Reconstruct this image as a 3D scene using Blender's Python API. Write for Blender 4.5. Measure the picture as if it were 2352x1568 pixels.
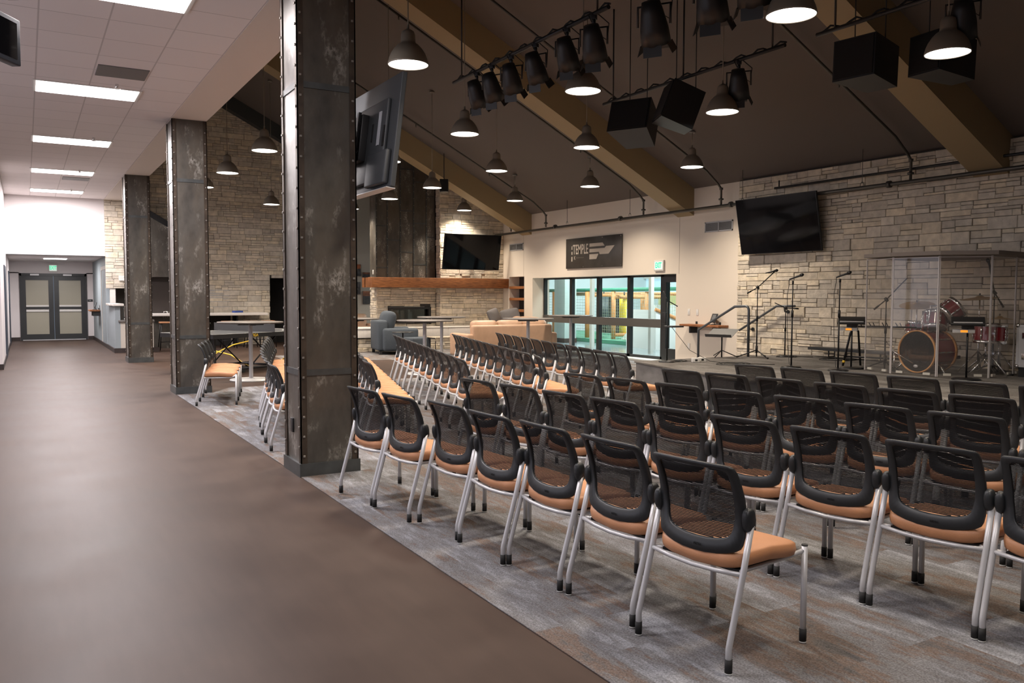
import bpy, bmesh, math, random
from mathutils import Vector, Matrix
random.seed(7)
PI = math.pi
sc = bpy.context.scene
for o in list(bpy.data.objects): bpy.data.objects.remove(o)
C = sc.collection

# ---------------- camera, world, exposure ----------------
def cam():
    psi, p, r = math.radians(30.119), math.radians(3.161), math.radians(0.1354)
    f = Vector((math.sin(psi)*math.cos(p), math.cos(psi)*math.cos(p), -math.sin(p)))
    rt = Vector((math.cos(psi), -math.sin(psi), 0)); up = rt.cross(f)
    rt2 = math.cos(r)*rt + math.sin(r)*up; up2 = -math.sin(r)*rt + math.cos(r)*up
    cd = bpy.data.cameras.new('camera'); o = bpy.data.objects.new('camera', cd); C.objects.link(o)
    cd.sensor_width = 36; cd.lens = 1924.3/2352*36; cd.clip_start = .05; cd.clip_end = 200
    m = Matrix((rt2, up2, -f)).transposed().to_4x4(); m.translation = Vector((0, 0, 1.5))
    o.matrix_world = m; sc.camera = o
cam()
w = bpy.data.worlds.new('world'); sc.world = w; w.use_nodes = True
w.node_tree.nodes['Background'].inputs[0].default_value = (.6, .75, 1, 1)
w.node_tree.nodes['Background'].inputs[1].default_value = .3
sc.view_settings.view_transform = 'Standard'; sc.view_settings.look = 'None'
sc.view_settings.gamma = 1; sc.view_settings.use_curve_mapping = False
sc.view_settings.exposure = 0.0
sc.cycles.use_denoising = True
sc.cycles.max_bounces = 7; sc.cycles.diffuse_bounces = 4; sc.cycles.transparent_max_bounces = 24
sc.cycles.sample_clamp_indirect = 4
PEND_W = 58.0; TROF_W = 220.0

# ---------------- helpers ----------------
def L(c): return tuple((x/12.92 if x <= .04045 else ((x+.055)/1.055)**2.4) for x in (v/255 for v in c))
MATS = {}
def mat(name, col, rough=.6, metal=0., noise=0., nscale=6., bump=0., bscale=60., spec=.5, emit=None, estr=1., alpha=None, trans=0., coat=0., stretch=(1, 1, 1)):
    if name in MATS: return MATS[name]
    m = bpy.data.materials.new(name); m.use_nodes = True; nt = m.node_tree; b = nt.nodes['Principled BSDF']
    b.inputs['Base Color'].default_value = (*col, 1); b.inputs['Roughness'].default_value = rough
    b.inputs['Metallic'].default_value = metal; b.inputs['Specular IOR Level'].default_value = spec
    if coat: b.inputs['Coat Weight'].default_value = coat
    if trans: b.inputs['Transmission Weight'].default_value = trans
    if emit:
        b.inputs['Emission Color'].default_value = (*emit, 1); b.inputs['Emission Strength'].default_value = estr
    if noise or bump:
        tc = nt.nodes.new('ShaderNodeTexCoord'); mp = nt.nodes.new('ShaderNodeMapping'); mp.inputs['Scale'].default_value = stretch
        nt.links.new(tc.outputs['Object'], mp.inputs[0])
    if noise:
        n = nt.nodes.new('ShaderNodeTexNoise'); n.inputs['Scale'].default_value = nscale; n.inputs['Detail'].default_value = 5
        nt.links.new(mp.outputs[0], n.inputs['Vector'])
        r = nt.nodes.new('ShaderNodeValToRGB'); r.color_ramp.elements[0].position = .3; r.color_ramp.elements[1].position = .7
        r.color_ramp.elements[0].color = (*[max(0, c*(1-noise)) for c in col], 1); r.color_ramp.elements[1].color = (*[min(1, c*(1+noise)) for c in col], 1)
        nt.links.new(n.outputs[0], r.inputs[0]); nt.links.new(r.outputs[0], b.inputs['Base Color'])
    if bump:
        n2 = nt.nodes.new('ShaderNodeTexNoise'); n2.inputs['Scale'].default_value = bscale; n2.inputs['Detail'].default_value = 4
        nt.links.new(mp.outputs[0], n2.inputs['Vector'])
        bm = nt.nodes.new('ShaderNodeBump'); bm.inputs['Strength'].default_value = bump; bm.inputs['Distance'].default_value = .01
        nt.links.new(n2.outputs[0], bm.inputs['Height']); nt.links.new(bm.outputs[0], b.inputs['Normal'])
    MATS[name] = m; return m

class MB:
    """collects shapes in one bmesh"""
    def __init__(s): s.bm = bmesh.new()
    def _add(s, vs, fs, M=None, smooth=False):
        M = M or Matrix(); bv = [s.bm.verts.new(M @ Vector(v)) for v in vs]
        for f in fs:
            try:
                fc = s.bm.faces.new([bv[i] for i in f]); fc.smooth = smooth
            except ValueError: pass
        return s
    def box(s, x0, y0, z0, x1, y1, z1, M=None):
        v = [(x, y, z) for z in (z0, z1) for y in (y0, y1) for x in (x0, x1)]
        return s._add(v, [(0, 2, 3, 1), (4, 5, 7, 6), (0, 1, 5, 4), (2, 6, 7, 3), (0, 4, 6, 2), (1, 3, 7, 5)], M)
    def rbox(s, x0, y0, z0, x1, y1, z1, r=.02, M=None, seg=3, smooth=True):
        t = bmesh.new(); mb = MB(); mb.bm.free(); mb.bm = t; mb.box(x0, y0, z0, x1, y1, z1)
        bmesh.ops.bevel(t, geom=t.verts[:] + t.edges[:], offset=r, segments=seg, affect='EDGES', profile=.5)
        t.verts.index_update()
        s._add([v.co.copy() for v in t.verts], [[v.index for v in f.verts] for f in t.faces], M, smooth); t.free(); return s
    def tube(s, pts, r, n=10, M=None, cap=True, closed=False):
        pts = [Vector(p) for p in pts]; rings = []; vs = []; fs = []
        rr = r if isinstance(r, (list, tuple)) else [r]*len(pts)
        N = len(pts); prev = None
        for i, p in enumerate(pts):
            if closed: t = (pts[(i+1) % N]-pts[i-1])
            elif i == 0: t = pts[1]-p
            elif i == N-1: t = p-pts[i-1]
            else: t = (pts[i+1]-p).normalized()+(p-pts[i-1]).normalized()
            t.normalize()
            if prev is None:
                a = Vector((0, 0, 1)) if abs(t.z) < .9 else Vector((1, 0, 0)); u = t.cross(a).normalized()
            else: u = (prev-t*prev.dot(t)).normalized()
            prev = u; v = t.cross(u)
            for k in range(n):
                a = 2*PI*k/n; vs.append(p+(u*math.cos(a)+v*math.sin(a))*rr[i])
        R = N if closed else N-1
        for i in range(R):
            for k in range(n):
                j = (i+1) % N; fs.append((i*n+k, i*n+(k+1) % n, j*n+(k+1) % n, j*n+k))
        s._add(vs, fs, M, True)
        if cap and not closed:
            s._add(vs[:n], [list(range(n))[::-1]], M); s._add(vs[-n:], [list(range(n))], M)
        return s
    def cyl(s, p, q, r, n=16, r2=None, M=None): return s.tube([p, q], [r, r if r2 is None else r2], n, M)
    def lathe(s, prof, n=24, M=None, smooth=True):
        vs = []; fs = []
        for (r, z) in prof:
            for k in range(n): a = 2*PI*k/n; vs.append((r*math.cos(a), r*math.sin(a), z))
        for i in range(len(prof)-1):
            for k in range(n): fs.append((i*n+k, i*n+(k+1) % n, (i+1)*n+(k+1) % n, (i+1)*n+k))
        return s._add(vs, fs, M, smooth)
    def prism(s, poly, h0, h1, M=None):
        n = len(poly); vs = [(x, y, h0) for x, y in poly]+[(x, y, h1) for x, y in poly]
        fs = [list(range(n))[::-1], list(range(n, 2*n))]+[(i, (i+1) % n, n+(i+1) % n, n+i) for i in range(n)]
        return s._add(vs, fs, M)
    def sell(s, a, b, c, e1=.4, e2=.35, M=None, nu=28, nv=12, fn=None):
        """rounded cushion (superellipsoid)"""
        def p(x, e): return math.copysign(abs(x)**e, x)
        vs = []; fs = []
        for i in range(nv+1):
            v = -PI/2+PI*i/nv
            for k in range(nu):
                u = 2*PI*k/nu
                q = [a*p(math.cos(v), e1)*p(math.cos(u), e2), b*p(math.cos(v), e1)*p(math.sin(u), e2), c*p(math.sin(v), e1)]
                if fn: q = fn(*q)
                vs.append(q)
        for i in range(nv):
            for k in range(nu): fs.append((i*nu+k, i*nu+(k+1) % nu, (i+1)*nu+(k+1) % nu, (i+1)*nu+k))
        return s._add(vs, fs, M, True)
    def mesh(s, name, m):
        bmesh.ops.remove_doubles(s.bm, verts=s.bm.verts, dist=1e-5)
        bmesh.ops.recalc_face_normals(s.bm, faces=s.bm.faces)
        me = bpy.data.meshes.new(name); s.bm.to_mesh(me); s.bm.free()
        if m: me.materials.append(m)
        return me
    def obj(s, name, m, parent=None, loc=None, rot=None):
        return link(name, s.mesh(name, m), parent, loc, rot)
def link(name, data, parent=None, loc=None, rot=None):
    o = bpy.data.objects.new(name, data); C.objects.link(o)
    if parent: o.parent = parent
    if loc: o.location = loc
    if rot: o.rotation_euler = rot
    return o
def tag(o, label, cat, group=None, kind=None):
    o['label'] = label; o['category'] = cat
    if group: o['group'] = group
    if kind: o['kind'] = kind
    return o
def thing(name, label, cat, loc=(0, 0, 0), rz=0, group=None):
    o = bpy.data.objects.new(name, None); C.objects.link(o); o.location = loc; o.rotation_euler = (0, 0, rz); o.empty_display_size = .1
    return tag(o, label, cat, group)
def struct(name, mb, m, parent=None):
    o = mb.obj(name, m, parent)
    if not parent: o['kind'] = 'structure'
    return o
def copy_tree(o, parent=None):
    c = o.copy(); C.objects.link(c); c.parent = parent
    for ch in list(o.children): copy_tree(ch, c)
    return c
def text(s, size, m, parent, M, ext=.001, name='lettering', align='CENTER', bold=0.):
    cu = bpy.data.curves.new('t', 'FONT'); cu.body = s; cu.size = size; cu.extrude = ext; cu.align_x = align; cu.align_y = 'CENTER'; cu.offset = bold
    t = bpy.data.objects.new('t', cu); C.objects.link(t)
    dg = bpy.context.evaluated_depsgraph_get(); me = bpy.data.meshes.new_from_object(t.evaluated_get(dg))
    bpy.data.objects.remove(t); me.transform(M); me.materials.clear(); me.materials.append(m)
    return link(name, me, parent)
def arc(p, q, sag, n=10):
    p = Vector(p); q = Vector(q); return [p.lerp(q, i/n)+Vector((0, 0, -sag*4*(i/n)*(1-i/n))) for i in range(n+1)]

# ---------------- materials ----------------
M_wall = mat('beige_paint', (.72, .64, .54), .75, bump=.08, bscale=180)
M_white = mat('white_paint', (.70, .655, .65), .7, bump=.05, bscale=150)
M_grey = mat('blue_grey_paint', (.27, .31, .33), .6)
M_dark = mat('dark_ceiling_paint', (.120, .100, .087), .85)
M_beam = mat('tan_beam_paint', (.29, .215, .115), .6)
M_mortar = mat('mortar', (.05, .045, .04), .9)
M_black = mat('black_plastic', (.012, .012, .013), .45)
M_frame = mat('charcoal_plastic', (.016, .018, .020), .45)
M_charm = mat('charcoal_metal', (.035, .037, .038), .4, .4)
M_silver = mat('silver_powder_coat', (.52, .52, .53), .38, .25)
M_chrome = mat('chrome', (.8, .8, .8), .15, 1)
M_tan = mat('tan_vinyl', (.47, .22, .105), .5, noise=.05, nscale=9, bump=.12, bscale=220)
M_rubber = mat('rubber', (.008, .008, .008), .7)
M_glide = mat('glide_white', (.7, .7, .68), .5)
M_mesh = mat('chair_mesh_fabric', (.010, .010, .011), .7, spec=.2)
M_lens = mat('lamp_lens', (.9, .9, .9), .4, emit=(1, .955, .89), estr=6)
M_troffer = mat('troffer_lens', (.9, .9, .9), .4, emit=(1, .95, .96), estr=5)
M_shade = mat('pendant_shade', (.22, .19, .15), .5, .1)
M_wood = mat('reclaimed_wood', (.26, .095, .030), .5, noise=.45, nscale=5, bump=.2, bscale=25, stretch=(1, 8, 8))
M_tanlea = mat('beige_leather', (.46, .29, .19), .45, noise=.08, nscale=6, bump=.15, bscale=90)
M_bluefab = mat('slate_fabric', (.055, .068, .085), .85, noise=.12, nscale=60, bump=.2, bscale=200)
M_greyfab = mat('grey_fabric', (.13, .12, .12), .9, bump=.2, bscale=200)
M_steel_top = mat('grey_laminate', (.15, .135, .125), .4)
M_cream = mat('cream_panel', (.55, .5, .44), .6)
M_quartz = mat('white_quartz', (.72, .68, .63), .3, noise=.05, nscale=20)
M_screen = mat('screen_glass', (.004, .004, .005), .06, spec=.18)
M_tvback = mat('tv_back_plastic', (.055, .06, .065), .45)
M_whitepl = mat('white_plastic', (.7, .68, .64), .4)
M_yellow = mat('yellow_rubber', (.65, .42, .03), .5)
M_brass = mat('cymbal_bronze', (.60, .40, .17), .38, .6)
M_redlac = mat('red_lacquer', (.15, .008, .012), .18, .0, coat=.6)
M_hoop = mat('maple_hoop', (.55, .27, .09), .35)
M_pipe = mat('steel_pipe', (.10, .095, .085), .42, .7)
M_stand = mat('black_stand_metal', (.015, .015, .016), .38, .5)

def steel():
    m = bpy.data.materials.new('aged_steel_cladding'); m.use_nodes = True; nt = m.node_tree; b = nt.nodes['Principled BSDF']
    tc = nt.nodes.new('ShaderNodeTexCoord')
    def nz(sc_, st, det=6):
        mp = nt.nodes.new('ShaderNodeMapping'); mp.inputs['Scale'].default_value = st; nt.links.new(tc.outputs['Object'], mp.inputs[0])
        n = nt.nodes.new('ShaderNodeTexNoise'); n.inputs['Scale'].default_value = sc_; n.inputs['Detail'].default_value = det; n.inputs['Roughness'].default_value = .65
        nt.links.new(mp.outputs[0], n.inputs['Vector']); return n
    def ramp(src, a, b_, ca, cb):
        r = nt.nodes.new('ShaderNodeValToRGB'); e = r.color_ramp.elements; e[0].position = a; e[1].position = b_; e[0].color = (*ca, 1); e[1].color = (*cb, 1)
        nt.links.new(src.outputs[0], r.inputs[0]); return r
    base = ramp(nz(3, (1, 1, .5)), .32, .7, (.048, .043, .037), (.120, .108, .092))
    warm = ramp(nz(1.7, (1, 1, .35)), .45, .65, (0, 0, 0), (1, 1, 1))
    mx = nt.nodes.new('ShaderNodeMixRGB'); mx.inputs['Color2'].default_value = (.12, .095, .068, 1)
    nt.links.new(base.outputs[0], mx.inputs['Color1'])
    mu = nt.nodes.new('ShaderNodeMath'); mu.operation = 'MULTIPLY'; mu.inputs[1].default_value = .5; nt.links.new(warm.outputs[0], mu.inputs[0]); nt.links.new(mu.outputs[0], mx.inputs[0])
    pat = ramp(nz(3.6, (1, 1, .45), 4), .54, .70, (0, 0, 0), (1, 1, 1)); fine = ramp(nz(45, (1, 1, .6), 4), .42, .60, (0, 0, 0), (1, 1, 1))
    mm = nt.nodes.new('ShaderNodeMath'); mm.operation = 'MULTIPLY'; nt.links.new(pat.outputs[0], mm.inputs[0]); nt.links.new(fine.outputs[0], mm.inputs[1])
    m3 = nt.nodes.new('ShaderNodeMixRGB'); m3.inputs['Color2'].default_value = (.44, .42, .38, 1); nt.links.new(mx.outputs[0], m3.inputs['Color1']); nt.links.new(mm.outputs[0], m3.inputs[0])
    nt.links.new(m3.outputs[0], b.inputs['Base Color']); b.inputs['Metallic'].default_value = .35; b.inputs['Coat Weight'].default_value = .35; b.inputs['Coat Roughness'].default_value = .3
    rr = ramp(nz(5, (1, 1, 1)), .3, .7, (.34,)*3, (.5,)*3); nt.links.new(rr.outputs[0], b.inputs['Roughness'])
    return m
M_steel = steel()
M_rust = mat('rusty_angle_iron', (.062, .046, .034), .5, .5, noise=.35, nscale=8)
M_bolt = mat('bolt_head', (.30, .28, .25), .4, .7)
M_band = mat('steel_band', (.085, .09, .09), .42, .6, noise=.2, nscale=7)

def stone_mat():
    m = bpy.data.materials.new('ledge_stone'); m.use_nodes = True; nt = m.node_tree; b = nt.nodes['Principled BSDF']
    at = nt.nodes.new('ShaderNodeAttribute'); at.attribute_name = 'tint'
    tc = nt.nodes.new('ShaderNodeTexCoord'); n = nt.nodes.new('ShaderNodeTexNoise'); n.inputs['Scale'].default_value = 9; n.inputs['Detail'].default_value = 8
    nt.links.new(tc.outputs['Object'], n.inputs['Vector'])
    r = nt.nodes.new('ShaderNodeValToRGB'); r.color_ramp.elements[0].position = .25; r.color_ramp.elements[1].position = .75
    r.color_ramp.elements[0].color = (.72, .71, .69, 1); r.color_ramp.elements[1].color = (1.1, 1.08, 1.05, 1); nt.links.new(n.outputs[0], r.inputs[0])
    mx = nt.nodes.new('ShaderNodeMixRGB'); mx.blend_type = 'MULTIPLY'; mx.inputs[0].default_value = 1
    nt.links.new(at.outputs['Color'], mx.inputs['Color1']); nt.links.new(r.outputs[0], mx.inputs['Color2']); nt.links.new(mx.outputs[0], b.inputs['Base Color'])
    b.inputs['Roughness'].default_value = .85
    n2 = nt.nodes.new('ShaderNodeTexNoise'); n2.inputs['Scale'].default_value = 22; n2.inputs['Detail'].default_value = 9; n2.inputs['Roughness'].default_value = .6; nt.links.new(tc.outputs['Object'], n2.inputs['Vector'])
    bp = nt.nodes.new('ShaderNodeBump'); bp.inputs['Strength'].default_value = .55; bp.inputs['Distance'].default_value = .02; nt.links.new(n2.outputs[0], bp.inputs['Height']); nt.links.new(bp.outputs[0], b.inputs['Normal'])
    return m
M_stone = stone_mat()

def floor_mats():
    def base(name):
        m = bpy.data.materials.new(name); m.use_nodes = True; nt = m.node_tree
        tc = nt.nodes.new('ShaderNodeTexCoord'); return m, nt, nt.nodes['Principled BSDF'], tc
    # vinyl
    m, nt, b, tc = base('brown_vinyl')
    mp = nt.nodes.new('ShaderNodeMapping'); mp.inputs['Scale'].default_value = (1, 1, 1); nt.links.new(tc.outputs['Object'], mp.inputs[0])
    n = nt.nodes.new('ShaderNodeTexNoise'); n.inputs['Scale'].default_value = 1.6; n.inputs['Detail'].default_value = 3; nt.links.new(mp.outputs[0], n.inputs['Vector'])
    r = nt.nodes.new('ShaderNodeValToRGB'); r.color_ramp.elements[0].position = .3; r.color_ramp.elements[1].position = .72
    r.color_ramp.elements[0].color = (.054, .034, .026, 1); r.color_ramp.elements[1].color = (.080, .053, .041, 1); nt.links.new(n.outputs[0], r.inputs[0])
    n3 = nt.nodes.new('ShaderNodeTexNoise'); n3.inputs['Scale'].default_value = 14; n3.inputs['Detail'].default_value = 7
    mp3 = nt.nodes.new('ShaderNodeMapping'); mp3.inputs['Scale'].default_value = (1, .14, 1); mp3.inputs['Rotation'].default_value = (0, 0, .35); nt.links.new(tc.outputs['Object'], mp3.inputs[0]); nt.links.new(mp3.outputs[0], n3.inputs['Vector'])
    mx = nt.nodes.new('ShaderNodeMixRGB'); mx.blend_type = 'MULTIPLY'; mx.inputs[0].default_value = .3
    nt.links.new(r.outputs[0], mx.inputs['Color1']); nt.links.new(n3.outputs[0], mx.inputs['Color2'])
    nt.links.new(mx.outputs[0], b.inputs['Base Color']); b.inputs['Roughness'].default_value = .42
    rr = nt.nodes.new('ShaderNodeMapRange'); rr.inputs['To Min'].default_value = .42; rr.inputs['To Max'].default_value = .56; nt.links.new(n.outputs[0], rr.inputs['Value']); nt.links.new(rr.outputs[0], b.inputs['Roughness'])
    b.inputs['Specular IOR Level'].default_value = .15
    vinyl = m
    # carpet planks along Y
    def carpet(name, cols, rust=True):
        m, nt, b, tc = base(name)
        mp = nt.nodes.new('ShaderNodeMapping'); mp.inputs['Rotation'].default_value = (0, 0, PI/2); nt.links.new(tc.outputs['Object'], mp.inputs[0])
        br = nt.nodes.new('ShaderNodeTexBrick'); br.inputs['Scale'].default_value = 1; br.inputs['Brick Width'].default_value = .92; br.inputs['Row Height'].default_value = .23
        br.inputs['Mortar Size'].default_value = 0; br.inputs['Color1'].default_value = (0, 0, 0, 1); br.inputs['Color2'].default_value = (1, 1, 1, 1); br.offset = .37
        nt.links.new(mp.outputs[0], br.inputs['Vector'])
        mp2 = nt.nodes.new('ShaderNodeMapping'); mp2.inputs['Scale'].default_value = (1.2, .26, 1); nt.links.new(tc.outputs['Object'], mp2.inputs[0])
        # shift the noise plank by plank
        add = nt.nodes.new('ShaderNodeVectorMath'); add.operation = 'MULTIPLY_ADD'; add.inputs[1].default_value = (7, 5, 3)
        nt.links.new(br.outputs['Color'], add.inputs[0]); nt.links.new(mp2.outputs[0], add.inputs[2])
        n = nt.nodes.new('ShaderNodeTexNoise'); n.inputs['Scale'].default_value = 5.5; n.inputs['Detail'].default_value = 10; n.inputs['Roughness'].default_value = .74; nt.links.new(add.outputs[0], n.inputs['Vector'])
        s = nt.nodes.new('ShaderNodeMath'); s.operation = 'MULTIPLY_ADD'; s.inputs[1].default_value = .17; sep = nt.nodes.new('ShaderNodeSeparateColor'); nt.links.new(br.outputs['Color'], sep.inputs[0]); nt.links.new(sep.outputs[0], s.inputs[0]); nt.links.new(n.outputs[0], s.inputs[2])
        r = nt.nodes.new('ShaderNodeValToRGB'); r.color_ramp.elements.remove(r.color_ramp.elements[0])
        for i, (p, c) in enumerate(cols):
            e = r.color_ramp.elements[0] if i == 0 else r.color_ramp.elements.new(p); e.position = p; e.color = (*c, 1)
        nt.links.new(s.outputs[0], r.inputs[0])
        wv = nt.nodes.new('ShaderNodeTexNoise'); wv.inputs['Scale'].default_value = 130; wv.inputs['Detail'].default_value = 2; nt.links.new(tc.outputs['Object'], wv.inputs['Vector'])
        rm = nt.nodes.new('ShaderNodeValToRGB'); rm.color_ramp.elements[0].position = .35; rm.color_ramp.elements[1].position = .65; rm.color_ramp.elements[0].color = (.6, .6, .6, 1); rm.color_ramp.elements[1].color = (1.25, 1.25, 1.25, 1); nt.links.new(wv.outputs[0], rm.inputs[0])
        mx = nt.nodes.new('ShaderNodeMixRGB'); mx.blend_type = 'MULTIPLY'; mx.inputs[0].default_value = .8
        nt.links.new(r.outputs[0], mx.inputs['Color1']); nt.links.new(rm.outputs[0], mx.inputs['Color2']); nt.links.new(mx.outputs[0], b.inputs['Base Color'])
        b.inputs['Roughness'].default_value = .95; b.inputs['Specular IOR Level'].default_value = .15
        bp = nt.nodes.new('ShaderNodeBump'); bp.inputs['Strength'].default_value = .4; bp.inputs['Distance'].default_value = .004; nt.links.new(wv.outputs[0], bp.inputs['Height']); nt.links.new(bp.outputs[0], b.inputs['Normal'])
        return m
    ca = carpet('plank_carpet', [(.34, (.065, .063, .066)), (.45, (.115, .105, .10)), (.51, (.145, .105, .085)), (.56, (.145, .138, .138)), (.63, (.165, .162, .168)), (.72, (.245, .25, .265)), (.86, (.33, .335, .35))])
    cs = carpet('stage_carpet', [(.36, (.05, .047, .045)), (.5, (.10, .09, .083)), (.62, (.14, .13, .12)), (.75, (.19, .18, .17))])
    return vinyl, ca, cs
M_vinyl, M_carpet, M_stagecarpet = floor_mats()

def glass(name, tint=(.9, .97, .95), rough=0., haze=0., refl=.08):
    m = bpy.data.materials.new(name); m.use_nodes = True; nt = m.node_tree
    for n in list(nt.nodes): nt.nodes.remove(n)
    out = nt.nodes.new('ShaderNodeOutputMaterial'); t = nt.nodes.new('ShaderNodeBsdfTransparent'); t.inputs[0].default_value = (*tint, 1)
    g = nt.nodes.new('ShaderNodeBsdfGlossy'); g.inputs['Roughness'].default_value = rough; g.inputs[0].default_value = (1, 1, 1, 1)
    mx = nt.nodes.new('ShaderNodeMixShader'); fr = nt.nodes.new('ShaderNodeFresnel'); fr.inputs[0].default_value = 1.45
    ge = nt.nodes.new('ShaderNodeNewGeometry'); mb_ = nt.nodes.new('ShaderNodeMath'); mb_.operation = 'SUBTRACT'; mb_.inputs[0].default_value = 1; nt.links.new(ge.outputs['Backfacing'], mb_.inputs[1])
    mc_ = nt.nodes.new('ShaderNodeMath'); mc_.operation = 'MULTIPLY'; nt.links.new(fr.outputs[0], mc_.inputs[0]); nt.links.new(mb_.outputs[0], mc_.inputs[1])
    nt.links.new(mc_.outputs[0], mx.inputs[0]); nt.links.new(t.outputs[0], mx.inputs[1]); nt.links.new(g.outputs[0], mx.inputs[2])
    last = mx
    if haze:
        d = nt.nodes.new('ShaderNodeBsdfDiffuse'); d.inputs[0].default_value = (.7, .68, .66, 1); m2 = nt.nodes.new('ShaderNodeMixShader'); m2.inputs[0].default_value = haze
        nt.links.new(mx.outputs[0], m2.inputs[1]); nt.links.new(d.outputs[0], m2.inputs[2]); last = m2
    nt.links.new(last.outputs[0], out.inputs[0]); return m
M_glass = glass('window_glass', (.93, .98, .975))
M_acryl = glass('clear_acrylic', (.94, .93, .92), .02, .03)
M_acryledge = mat('acrylic_edge', (.45, .42, .41), .3)
M_frost = mat('frosted_door_glass', (.34, .32, .25), .35)

# ---------------- dimensions ----------------
XW, XS = 12.2, 12.1            # painted right wall / stone face
YE = 25.7                      # end wall
CZ = 4.1
def roof(x): return 3.74+.507*(12.2-x)

# ---------------- floor ----------------
struct('floor', MB().box(-4.2, -5, -.1, 12.7, 31.6, 0), M_vinyl)
cp = tag(MB().prism([(1.92, -5), (12.05, -5), (12.05, 12.05), (12.19, 12.1), (12.19, 20.9), (8.3, 20.9), (6.9, 20.95), (5.2, 20.6), (5.0, 18.25), (7.0, 18.2), (8.6, 17.0), (7.8, 13.9), (2.8, 13.9), (2.44, 13.3), (1.92, 13.3)], 0.0015, .006).obj('plank_carpet', M_carpet),
         'grey and rust patterned plank carpet under all the chair rows', 'carpet')

# ---------------- stone walls ----------------
def stone_wall(name, along, u0, u1, z0, z1, face, nrm, top=None, holes=(), seed=1, hmin=.11, hmax=.19, wmin=.16, wmax=.55, back=True):
    """along='x' or 'y'; face = coordinate of the mean stone face; nrm = direction (-1/+1) the stones face"""
    rnd = random.Random(seed); bm = bmesh.new(); lay = bm.loops.layers.float_color.new('tint')
    def stone(ua, ub, za, zb):
        uc, zc = (ua+ub)/2, (za+zb)/2
        if top and za > top(uc)+.05: return
        for (a, b, c, d) in holes:
            if ua < b-.005 and ub > a+.005 and za < d-.005 and zb > c+.005:
                # trim stones at the edge of an opening
                if ua < a-.03 and ub > a: return stone(ua, a, za, zb)
                if ub > b+.03 and ua < b: return stone(b, ub, za, zb)
                if zb > d+.02 and za < d: return stone(ua, ub, d, zb)
                if za < c-.02 and zb > c: return stone(ua, ub, za, c)
                return
        g = .0032; ua += g; ub -= g; za += g; zb -= g
        if ub-ua < .015 or zb-za < .015: return
        d = rnd.uniform(-.002, .020); t = rnd.random(); k = rnd.uniform(.86, 1.12)
        col = [(.70, .62, .50), (.64, .58, .49), (.72, .63, .49), (.60, .54, .455)][int(t*4)]
        col = [c*k for c in col]
        e = min(.008, (zb-za)*.2); j = lambda: rnd.uniform(-.004, .004)
        P = [(ua, za, -.05), (ub, za, -.05), (ub, zb, -.05), (ua, zb, -.05)]
        Q = [(ua+j()*.4, za+j()*.4, d-.006), (ub+j()*.4, za+j()*.4, d-.006), (ub+j()*.4, zb+j()*.4, d-.006), (ua+j()*.4, zb+j()*.4, d-.006)]
        R = [(ua+e, za+e, d+j()), (ub-e, za+e, d+j()), (ub-e, zb-e, d+j()), (ua+e, zb-e, d+j())]
        def W(p):
            return (p[0], face+nrm*p[2], p[1]) if along == 'x' else (face+nrm*p[2], p[0], p[1])
        v = [bm.verts.new(W(p)) for p in P+Q+R]
        for a in range(4):
            b = (a+1) % 4
            for (i, k2) in ((0, 4), (4, 8)):
                f = bm.faces.new([v[i+a], v[i+b], v[k2+b], v[k2+a]])
                for lp in f.loops: lp[lay] = (*col, 1)
        f = bm.faces.new([v[8], v[9], v[10], v[11]])
        for lp in f.loops: lp[lay] = (*col, 1)
    z = z0
    while z < z1-.01:
        h = rnd.uniform(hmin, hmax); zt = min(z+h, z1); u = u0-rnd.uniform(0, .2)
        while u < u1:
            wd = rnd.uniform(wmin, wmax); ub = u+wd
            a, b = max(u, u0), min(ub, u1)
            if u1-b < .05: b = u1; ub = u1+1
            if b-a > .02:
                q = rnd.random()
                if q < .62:
                    zs = z+(zt-z)*rnd.uniform(.32, .68)
                    if rnd.random() < .5 and b-a > .3:
                        c = a+(b-a)*rnd.uniform(.3, .7); stone(a, c, z, zs); stone(c, b, z, zs); stone(a, b, zs, zt)
                    else:
                        stone(a, b, z, zs)
                        if b-a > .34 and rnd.random() < .6:
                            c = a+(b-a)*rnd.uniform(.3, .7); stone(a, c, zs, zt); stone(c, b, zs, zt)
                        else: stone(a, b, zs, zt)
                else: stone(a, b, z, zt)
            u = ub
        z = zt
    bmesh.ops.recalc_face_normals(bm, faces=bm.faces)
    me = bpy.data.meshes.new(name); bm.to_mesh(me); bm.free(); me.materials.append(M_stone)
    return link(name, me)

# ---------------- right side wall ----------------
wb = MB()
wb.box(XW, 21.19, 0, 12.75, 21.75, 3.76).box(XW, 20.35, 2.03, 12.75, 21.19, 3.76).box(12.55, 20.35, 0, 12.75, 21.19, 2.03).box(XW, 20.35, 0, 12.55, 21.19, .3)
wb.box(XW, 19.9, 0, 12.75, 20.35, 3.76).box(XW, 13.95, 1.975, 12.75, 19.9, 3.76).box(XW, -5, 0, 12.75, 13.95, 3.76)
wr = struct('wall_right', wb, M_wall)
struct('trim_1', MB().box(XW-.002, 13.855, 1.97, XW+.001, 13.865, 3.3).box(XW-.002, 20.375, 2.03, XW+.001, 20.385, 3.3), mat('joint_line', (.36, .30, .24), .8), wr)
struct('niche_back', MB().box(12.53, 20.36, .3, 12.549, 21.18, 2.02), mat('niche_dark', (.045, .04, .037), .7), wr)
sw = stone_wall('stone_wall_right', 'y', -4.9, 12.04, 0, 3.74, XS, -1, seed=3)
sw.name = 'wall_right_stone'; sw['kind'] = 'structure'
MB().box(XS+.01, -4.95, 0, XW-.001, 12.03, 3.74).obj('mortar', M_mortar, sw)
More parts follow.
